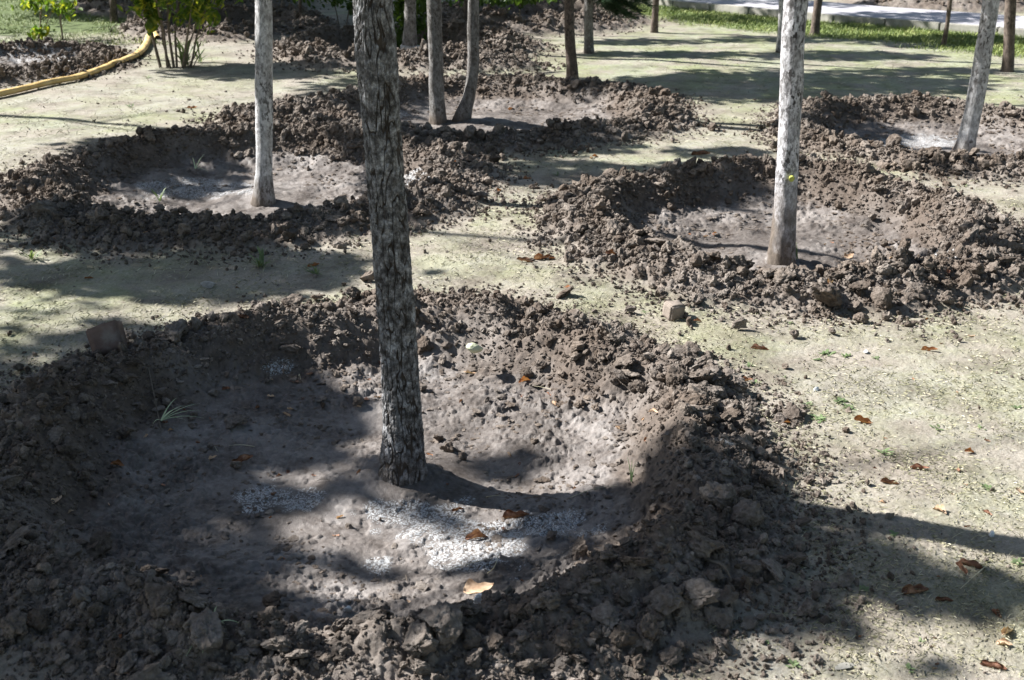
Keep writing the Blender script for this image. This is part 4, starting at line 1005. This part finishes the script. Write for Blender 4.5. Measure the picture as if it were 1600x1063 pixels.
KEY = [ # u, v, px, rot, kind, material, label
 (797, 174, 15, 1.2, 1, M_ORANGE, "bright orange leaf standing on the floor of the twin tree pit"),
 (490, 416, 22, 0.2, 1, M_ORANGE, "orange leaf on lawn left of the furrowed trunk, before the left pit"),
 (139, 436, 17, 0.8, 2, M_ORANGE, "small orange leaf on the shaded lawn at left"),
 (300, 169, 18, 0.0, 1, M_ORANGE, "small orange leaf on the sunny lawn below the leafy bush"),
 (850, 405, 38, 0.1, 0, M_DRY, "reddish curled leaf on the sunny gap before the right-hand pit"),
 (820, 410, 30, 0.1, 2, M_DRY, "darker curled leaf beside the reddish one before the right-hand pit"),
 (955, 412, 24, 0.4, 3, M_DRY, "brown leaf caught in clods at the left foot of the right-hand heap"),
 (1295, 458, 22, 0.9, 3, M_PALE, "pinkish leaf resting on the biggest clod of the right-hand heap"),
 (1090, 503, 18, 0.1, 3, M_DRY, "short brown leaf right of the broken brick end"),
 (1187, 546, 30, -0.2, 0, M_DRY, "long curled leaf on the lawn below the standing clod"),
 (1452, 548, 28, -0.5, 0, M_ORANGE, "rusty curled leaf on lawn below the right-hand heap"),
 (1518, 525, 16, 0.4, 5, M_PALE, "pale cream leaf on the lawn near the right edge of the heap"),
 (1348, 660, 32, -0.2, 0, M_ORANGE, "rusty rolled leaf on lawn among the green weeds"),
 (1228, 662, 26, 0.1, 3, M_ORANGE, "orange leaf on the outer foot of the nearest pit rim"),
 (1165, 600, 26, 0.2, 3, M_DRY, "brown leaf on the right slope of the nearest pit"),
 (1390, 756, 32, -0.15, 0, M_DRY, "red brown curled leaf lying along the trunk shadow edge"),
 (1468, 800, 28, -1.0, 3, M_PALE, "tan rolled leaf pointing down inside the trunk shadow end"),
 (1543, 802, 20, -1.0, 4, M_DRY, "small brown leaf in the trunk shadow by the photo edge"),
 (1436, 733, 34, -0.3, 4, M_DRY, "brown crumpled leaf above the trunk shadow"),
 (1497, 736, 20, 1.4, 0, M_DRY, "short upright brown leaf on lawn above the trunk shadow"),
 (1515, 708, 22, 0.3, 3, M_ORANGE, "rust leaf high on the sunny right lawn"),
 (1592, 768, 26, 1.2, 5, M_PALE, "broad tan leaf cut by the right photo edge"),
 (1430, 926, 50, 0.2, 0, M_DRY, "long dark curled leaf in the lower right shade"),
 (1475, 940, 34, 0.1, 2, M_DRY, "dark rolled leaf just right of the long curled leaf"),
 (1518, 885, 44, -0.5, 2, M_DRY, "brown rolled leaf in shade crossed by a straw"),
 (1502, 892, 30, -1.1, 0, M_DRY, "brown leaf forming a V with the rolled leaf"),
 (1573, 990, 38, 0.7, 0, M_PALE, "pinkish curled leaf in sun at the lower right corner"),
 (1568, 1008, 28, -0.4, 3, M_PALE, "pale leaf under the pinkish curled leaf"),
 (1552, 1042, 44, -0.4, 2, M_DRY, "rust rolled leaf at the bottom right corner"),
 (1557, 960, 26, -1.3, 4, M_DRY, "grey brown leaf in shade near the lower right corner"),
 (380, 734, 40, 0.5, 2, M_DRY, "dark curled leaf on the shaded pit floor left of the furrowed trunk"),
 (185, 735, 26, -0.1, 3, M_ORANGE, "reddish leaf in deep shade on the left bank of the nearest pit"),
 (90, 790, 28, 1.3, 5, M_PALE, "pink leaf standing on the left rim of the nearest pit"),
 (806, 812, 48, -0.15, 0, M_DRY, "longest brown leaf lying on the white lime patch"),
 (745, 845, 42, 0.3, 3, M_DRY, "crumpled brown leaf in the middle of the white lime patch"),
 (715, 800, 22, 0.5, 2, M_DRY, "small rolled leaf at the top of the white lime patch"),
 (788, 830, 20, -1.2, 2, M_DRY, "short brown leaf between the two lime patches"),
 (820, 602, 26, 0.6, 3, M_ORANGE, "orange brown leaf on the sunny floor right of the furrowed trunk"),
 (868, 573, 20, -1.0, 4, M_PALE, "pale narrow leaf on the sunny bank of the nearest pit"),
 (735, 588, 24, 0.2, 5, M_PALE, "pale twisted leaf near the yellow stone"),
 (1020, 655, 24, -0.8, 3, M_PALE, "cream and brown leaf on the right bank of the nearest pit"),
 (378, 505, 36, -0.5, 2, M_DRY, "brown bark-like leaf on the back crest at left"),
 (1334, 340, 22, 0.7, 5, M_PALE, "pale leaf inside the right-hand pit right of its trunk"),
 (1318, 428, 24, -0.1, 5, M_PALE, "pale yellow leaf on the floor near the white flaking trunk foot"),
 (1480, 438, 14, 1.0, 3, M_DRY, "rust leaf on the right slope of the right-hand pit"),
 (1490, 235, 12, 0.9, 3, M_ORANGE, "orange leaf at the foot of the leaning pale tree"),
 (1095, 242, 34, 0.0, 2, M_DRY, "long dark leaf on the far lawn left of the white flaking trunk"),
 (1478, 155, 14, 0.2, 4, M_PALE, "small tan leaf on the shaded far lawn"),
 (824, 279, 16, 0.2, 5, M_ORANGE, "yellow leaf in dappled light between the heaps"),
 (780, 299, 12, 1.0, 3, M_ORANGE, "small orange leaf at the right foot of the left heap"),
 (930, 245, 14, 0.6, 4, M_ORANGE, "dark orange leaf against the foot of the twin tree heap"),
]
for (u, v, w, rz, k, m, lab) in KEY: leafobj(u, v, w, rz, k, lab, None, m)
# the small crumbs of leaf litter nobody tells apart
tw = []
for k in range(46):
    a_ = random.uniform(0, 6.28); rr_ = 0.95 * math.sqrt(random.random()); pq = project(np.array(-0.42 + rr_ * math.cos(a_)), np.array(3.2 + rr_ * math.sin(a_)), np.array(-0.06))
    leafobj(float(pq[0]), float(pq[1]), random.uniform(7, 17), random.uniform(0, 6.28), random.randrange(6), "small scrap of dry leaf on the floor or bank of the nearest pit", "small leaf scraps in the nearest pit", random.choice([M_DRY, M_DRY, M_PALE]))
for k in range(14):
    a_ = random.uniform(0, 6.28); rr_ = 0.95 * math.sqrt(random.random()); pq = project(np.array(-0.42 + rr_ * math.cos(a_)), np.array(3.2 + rr_ * math.sin(a_)), np.array(-0.06)); tw.append((float(pq[0]), float(pq[1])))
for k in range(70):
    u = random.uniform(1000, 1600) if k < 38 else random.uniform(0, 1000); v = random.uniform(290, 1050) if k < 38 else random.uniform(120, 1050)
    leafobj(u, v, random.uniform(6, 13), random.uniform(0, 6.28), random.randrange(6), "tiny scrap of dry brown leaf lying on the soil or lawn", "tiny dry leaf scraps", random.choice([M_DRY, M_DRY, M_PALE, M_ORANGE]))
o = leafobj(748, 938, 56, 0.45, 5, "flat tan bark flake leaning on the front rim of the nearest pit", None, M_PALE, name="bark_flake", cat="bark flake", tilt=0.1, lift=0.03)

def stick(name, pts, r0, mat, label, cat, group=None):
    P = []
    for (u, v, h) in pts:
        q = hit(u, v); q.z = gz(q.x, q.y) + h; P.append(q)
    b = P[0].copy(); C, r, s = tube_rings([p - b for p in P], [r0] * (len(P) - 1) + [r0 * 0.4], 6, 80)
    V, F, _ = tube_mesh(C, r, 6); o = mesh_obj(name, np_mesh(name, V, F, mat), None, label=label, category=cat, group=group); o.location = b; return o
stick("straw", [(1540, 887, .004), (1522, 905, .01), (1500, 922, .004)], 0.0016, M_STRAW, "straight pale straw crossing the rolled leaf in lower right shade", "straw")
stick("straw", [(700, 896, .004), (740, 892, .01), (768, 886, .004)], 0.0012, M_STRAW, "pale straw on the pit floor below the white lime", "straw")
stick("straw", [(890, 784, .004), (925, 778, .02), (965, 765, .004)], 0.0014, M_STRAW, "arched straw on the shaded floor right of the lime patches", "straw")
stick("twig", [(218, 582, .01), (232, 600, .03), (245, 620, .01)], 0.004, M_TWIG, "dark twig in deep shade on the left bank of the nearest pit", "twig")
stick("twig", [(762, 907, .005), (772, 915, .04), (781, 900, .06)], 0.0016, M_STRAW, "upright dry stalk on the front edge of the pit floor", "twig")
stick("twig", [(1100, 885, .02), (1130, 905, .03), (1142, 925, .02)], 0.004, M_TWIG, "short broken twig among the clods of the right rim", "twig")
for k in range(30):
    u = random.uniform(1080, 1590); v = random.uniform(530, 1050); a = random.uniform(-.9, .9); L = random.uniform(10, 26)
    stick("straw", [(u, v, .002), (u + L * math.cos(a) * .5, v + L * math.sin(a) * .4, .006), (u + L * math.cos(a), v + L * math.sin(a) * .8, .002)], 0.0009, M_STRAW,
          "thin bleached straw lying on the right-hand lawn", "straw", "thin straws on the right-hand lawn")

for (u, v) in tw:
    a = random.uniform(0, 3.14); L = random.uniform(14, 46)
    stick("twig", [(u, v, .004), (u + L * math.cos(a) * .5, v - L * math.sin(a) * .2, .012), (u + L * math.cos(a), v - L * math.sin(a) * .35, .004)], random.uniform(0.0008, 0.002), random.choice([M_TWIG, M_STRAW]),
          "thin twig or dry stalk lying in the nearest pit", "twig", "thin twigs in the nearest pit")
def weed(u, v, wpx, n, label, group=None, upright=0.35, mat=None, narrow=0.22, name="weed"):
    q = hit(u, v); q.z = gz(q.x, q.y); _, _, dep = project(q.x, q.y, q.z); L = wpx * float(dep) / FPX
    V = []; F = []
    for k in range(n):
        a = random.uniform(0, 6.28); l = L * random.uniform(0.5, 1.0); up = upright * random.uniform(0.3, 1.4); sp_ = .25 if name == 'weed' else .10; ox, oy = random.gauss(0, L * sp_), random.gauss(0, L * sp_)
        d = Vector((math.cos(a), math.sin(a), 0)); s_ = Vector((-d.y, d.x, 0)) * l * narrow; o_ = len(V); c = Vector((ox, oy, 0.001))
        for t, w in ((0, .25), (.35, .9), (.7, 1.0), (1.0, .05)):
            p = c + d * l * t + Vector((0, 0, l * up * (t - 0.45 * t * t) * 1.6)); V += [(p - s_ * w)[:], (p + s_ * w)[:]]
        for i in range(3): F.append((o_ + 2 * i, o_ + 2 * i + 1, o_ + 2 * i + 3, o_ + 2 * i + 2))
    o = mesh_obj(name, np_mesh(name, np.array(V), np.array(F), mat or M_WEED), None, label=label, category=name.replace("_", " "), group=group); o.location = q; return o
WG = "low green weeds on the right-hand lawn"
for (u, v, w, n) in [(1290, 553, 16, 16), (1322, 556, 12, 14), (1275, 562, 12, 10), (1368, 560, 10, 9), (1313, 628, 16, 16), (1325, 637, 16, 14), (1281, 655, 18, 16), (1262, 632, 10, 9), (1180, 600, 14, 12),
                     (1225, 590, 7, 6), (1265, 632, 9, 7), (1380, 708, 16, 12), (1535, 670, 10, 8), (1588, 637, 14, 9), (1545, 765, 16, 14), (1397, 838, 14, 12), (1168, 572, 12, 10), (1240, 1040, 16, 14), (1420, 1047, 16, 10),
                     (1590, 880, 16, 12), (1350, 922, 14, 10), (1465, 670, 14, 8), (1290, 712, 9, 8), (1197, 1005, 9, 7), (1232, 505, 10, 8), (1440, 1000, 10, 7)]:
    weed(u, v, w * 0.75, n, "small flat green weed growing on the right-hand lawn", WG)
for (u, v, w, n, up, lab) in [(290, 104, 26, 26, 1.6, "green leafy growth at the foot of the yellow green bush"), (312, 98, 18, 14, 1.8, "slender upright shoots right of the bush foot"), (408, 418, 24, 22, 1.0, "green grass tuft in half shade left of the furrowed trunk"), (495, 430, 20, 16, 0.8, "grass tuft nearer the furrowed trunk on its left"), (50, 405, 20, 18, 1.0, "green tuft on the lawn at the left photo edge"),
                          (243, 265, 16, 12, 1.3, "bright green grass tuft inside the left pit by its shaded bank"), (205, 168, 12, 9, 0.4, "small green weed on the sunny lawn below the hose"), (1008, 490, 10, 8, 0.4, "green weed beside the broken brick end"),
                          (230, 122, 10, 8, 0.4, "small green weed on the lawn between hose and bush"), (1090, 236, 0, 0, 0, ""), (1508, 292, 8, 8, 0.5, "small green weed at the foot of the far right heap"), (1142, 170, 0, 0, 0, ""), (870, 275, 12, 8, .4, "small green weed in the dappled gap between the heaps")]:
    if w: weed(u, v, w, n, lab, None, up, narrow=0.09, name="grass_tuft")
def sprig(u, v, blades, label, thick=0.003, mat=M_WEED, name="grass_sprig"):
    q = hit(u, v); q.z = gz(q.x, q.y) + 0.01; V = []; F = []; pxm = float(project(q.x, q.y, q.z)[2]) / FPX
    for (du, dv, h) in blades:
        e = Vector((du * pxm, -dv * pxm * 1.2, 0)); e.z = gz(q.x + e.x, q.y + e.y) - q.z + h; m_ = e * 0.5 + Vector((0, 0, 0.025)); o_ = len(V)
        s_ = e.cross(Vector((0, 0, 1))).normalized() * thick
        for i in range(7):
            t = i / 6; p = (1 - t) ** 2 * Vector((0, 0, 0)) + 2 * t * (1 - t) * m_ + t * t * e; w = 1 - t * 0.9
            V += [(p - s_ * w)[:], (p + s_ * w)[:]]
        for i in range(6): F.append((o_ + 2 * i, o_ + 2 * i + 1, o_ + 2 * i + 3, o_ + 2 * i + 2))
    o = mesh_obj(name, np_mesh(name, np.array(V), np.array(F), mat), None, label=label, category="grass sprig"); o.location = q
M_PALEG = simple("pale green blade", [(0.3, (0.30, 0.38, 0.20)), (0.7, (0.52, 0.58, 0.36))], 20, 0.6)
sprig(333, 990, [(-28, 46, .01), (-14, 40, .01), (-4, 42, .01), (44, 4, .02), (20, 2, .02), (6, -14, .04)], "uprooted pale green grass sprig lying on the front clods", 0.004, M_PALEG)
sprig(248, 628, [(30, -30, .05), (48, -44, .05), (60, -20, .03), (20, -26, .04), (36, -12, .03), (-12, 8, .01), (14, -40, .06), (52, -30, .04)], "green grass sprig in deep shade on the left bank", 0.0035, M_PALEG)
sprig(986, 762, [(-4, -30, .07), (3, -24, .06), (8, -14, .05)], "thin green shoot at the shaded right end of the pit floor", 0.0025)
sprig(305, 262, [(10, -22, .06), (20, -10, .04), (-8, -16, .05), (14, -4, .03), (22, 6, .02)], "pale grass sprig on the shaded bank of the left pit", 0.004, M_PALEG)
# shoot and bud on the white trunk
sprig(1245, 412, [(-2, -24, .10), (-6, -30, .12), (2, -20, .08)], "small green shoot at the foot of the white flaking trunk", 0.004)
def bud():
    p = on_y(1232, 274, t3.location.y) - Vector((0, r3[1] + 0.012, 0)) - t3.location
    V, F = clod_shape(3, 950, planes=2, amp=0.15); V = V * np.array([0.013, 0.010, 0.018]) + np.array(p)
    mesh_obj("bud", np_mesh("bud", V, F, simple("bud green", [(0.3, (0.28, 0.33, 0.05)), (0.7, (0.50, 0.50, 0.12))], 20, 0.6)), t3, label="yellow green bud on the white bark")
bud()

# ------------------------------------------------------------------ grass and dry lawn blades (nobody could count them)
def blades(name, X, Y, L, tint, flat, width, mat, label, cat):
    n = len(X); Zb = height(X, Y)[0]
    a = rng.uniform(0, 2 * np.pi, n); up = rng.uniform(*flat, n)
    d = np.stack([np.cos(a) * np.cos(up), np.sin(a) * np.cos(up), np.sin(up)], 1) * L[:, None]
    s_ = np.stack([-np.sin(a), np.cos(a), np.zeros(n)], 1) * width[:, None]
    b = np.stack([X, Y, Zb + 0.001], 1)
    V = np.stack([b - s_, b + s_, b + d * 0.55 + s_ * 0.7 + np.array([0, 0, 0.003]), b + d], 1).reshape(-1, 3)
    F = (np.array([[0, 1, 2, 3]])[None] + (np.arange(n) * 4)[:, None, None]).reshape(-1, 4)
    mesh_obj(name, np_mesh(name, V, F, mat, attrs={"tint": np.repeat(tint, 4)}, smooth=False), kind="stuff", label=label, category=cat)
n = 90000
X = rng.uniform(1.0, 12, n); Y = path_y(X) - rng.uniform(0.0, 2.3, n); g = (path_y(X) - Y) * 0.77
k = rng.random(n) < sst(1.9, 0.8, g + 0.6 * fbm(X * 1.5, Y * 1.5, 3, 70)) * 0.9
X, Y = X[k], Y[k]
n2 = 26000; X2 = rng.uniform(-8.5, -3.4, n2); Y2 = rng.uniform(12.8, 19, n2)
s2 = height(X2, Y2)[1]; k2 = (s2 < 0.4) & (fbm(X2 * 1.2, Y2 * 1.2, 3, 71) > -0.12); X = np.r_[X, X2[k2]]; Y = np.r_[Y, Y2[k2]]
n = len(X)
blades("grass", X, Y, rng.uniform(0.02, 0.065, n), np.clip(0.45 + 0.5 * fbm(X * 2, Y * 2, 3, 97) + rng.normal(0, 0.15, n), 0, 1), (0.3, 1.4), np.full(n, 0.0035), M_BLADE, "short green grass strip along the kerb and under the far bushes", "grass")
n = 100000; v = 60 + 1000 * rng.random(n) ** 0.9; uq = rng.uniform(-60, 1660, n)
a_ = (uq - 800) / FPX; b2_ = (531.5 - v) / FPX; tt = -CAM_H / (-SP + b2_ * CP); X = a_ * tt; Y = (CP + b2_ * SP) * tt
s_, = (height(X, Y, False)[1],)
cl = fbm(X * 2.6, Y * 2.6, 3, 95) + 0.35 * fbm(X * 12, Y * 12, 2, 96)
k = (s_ < 0.25) & (cl > rng.uniform(-0.35, 0.35, n)) & ((path_y(X) - Y) > 0.25)
X, Y = X[k], Y[k]; n = len(X); D = np.hypot(X, Y)
blades("dry_grass", X, Y, rng.uniform(0.008, 0.026, n) * np.clip(D / 3.5, 0.8, 2.2), np.clip(rng.normal(0.38, 0.25, n) - 0.25 * cl[k], 0, 1), (0.02, 0.55), 0.0009 * np.clip(D / 3, 0.8, 3), M_DRYBLADE,
       "thin dry grass and moss wisps flat on the pale lawn", "dry grass")
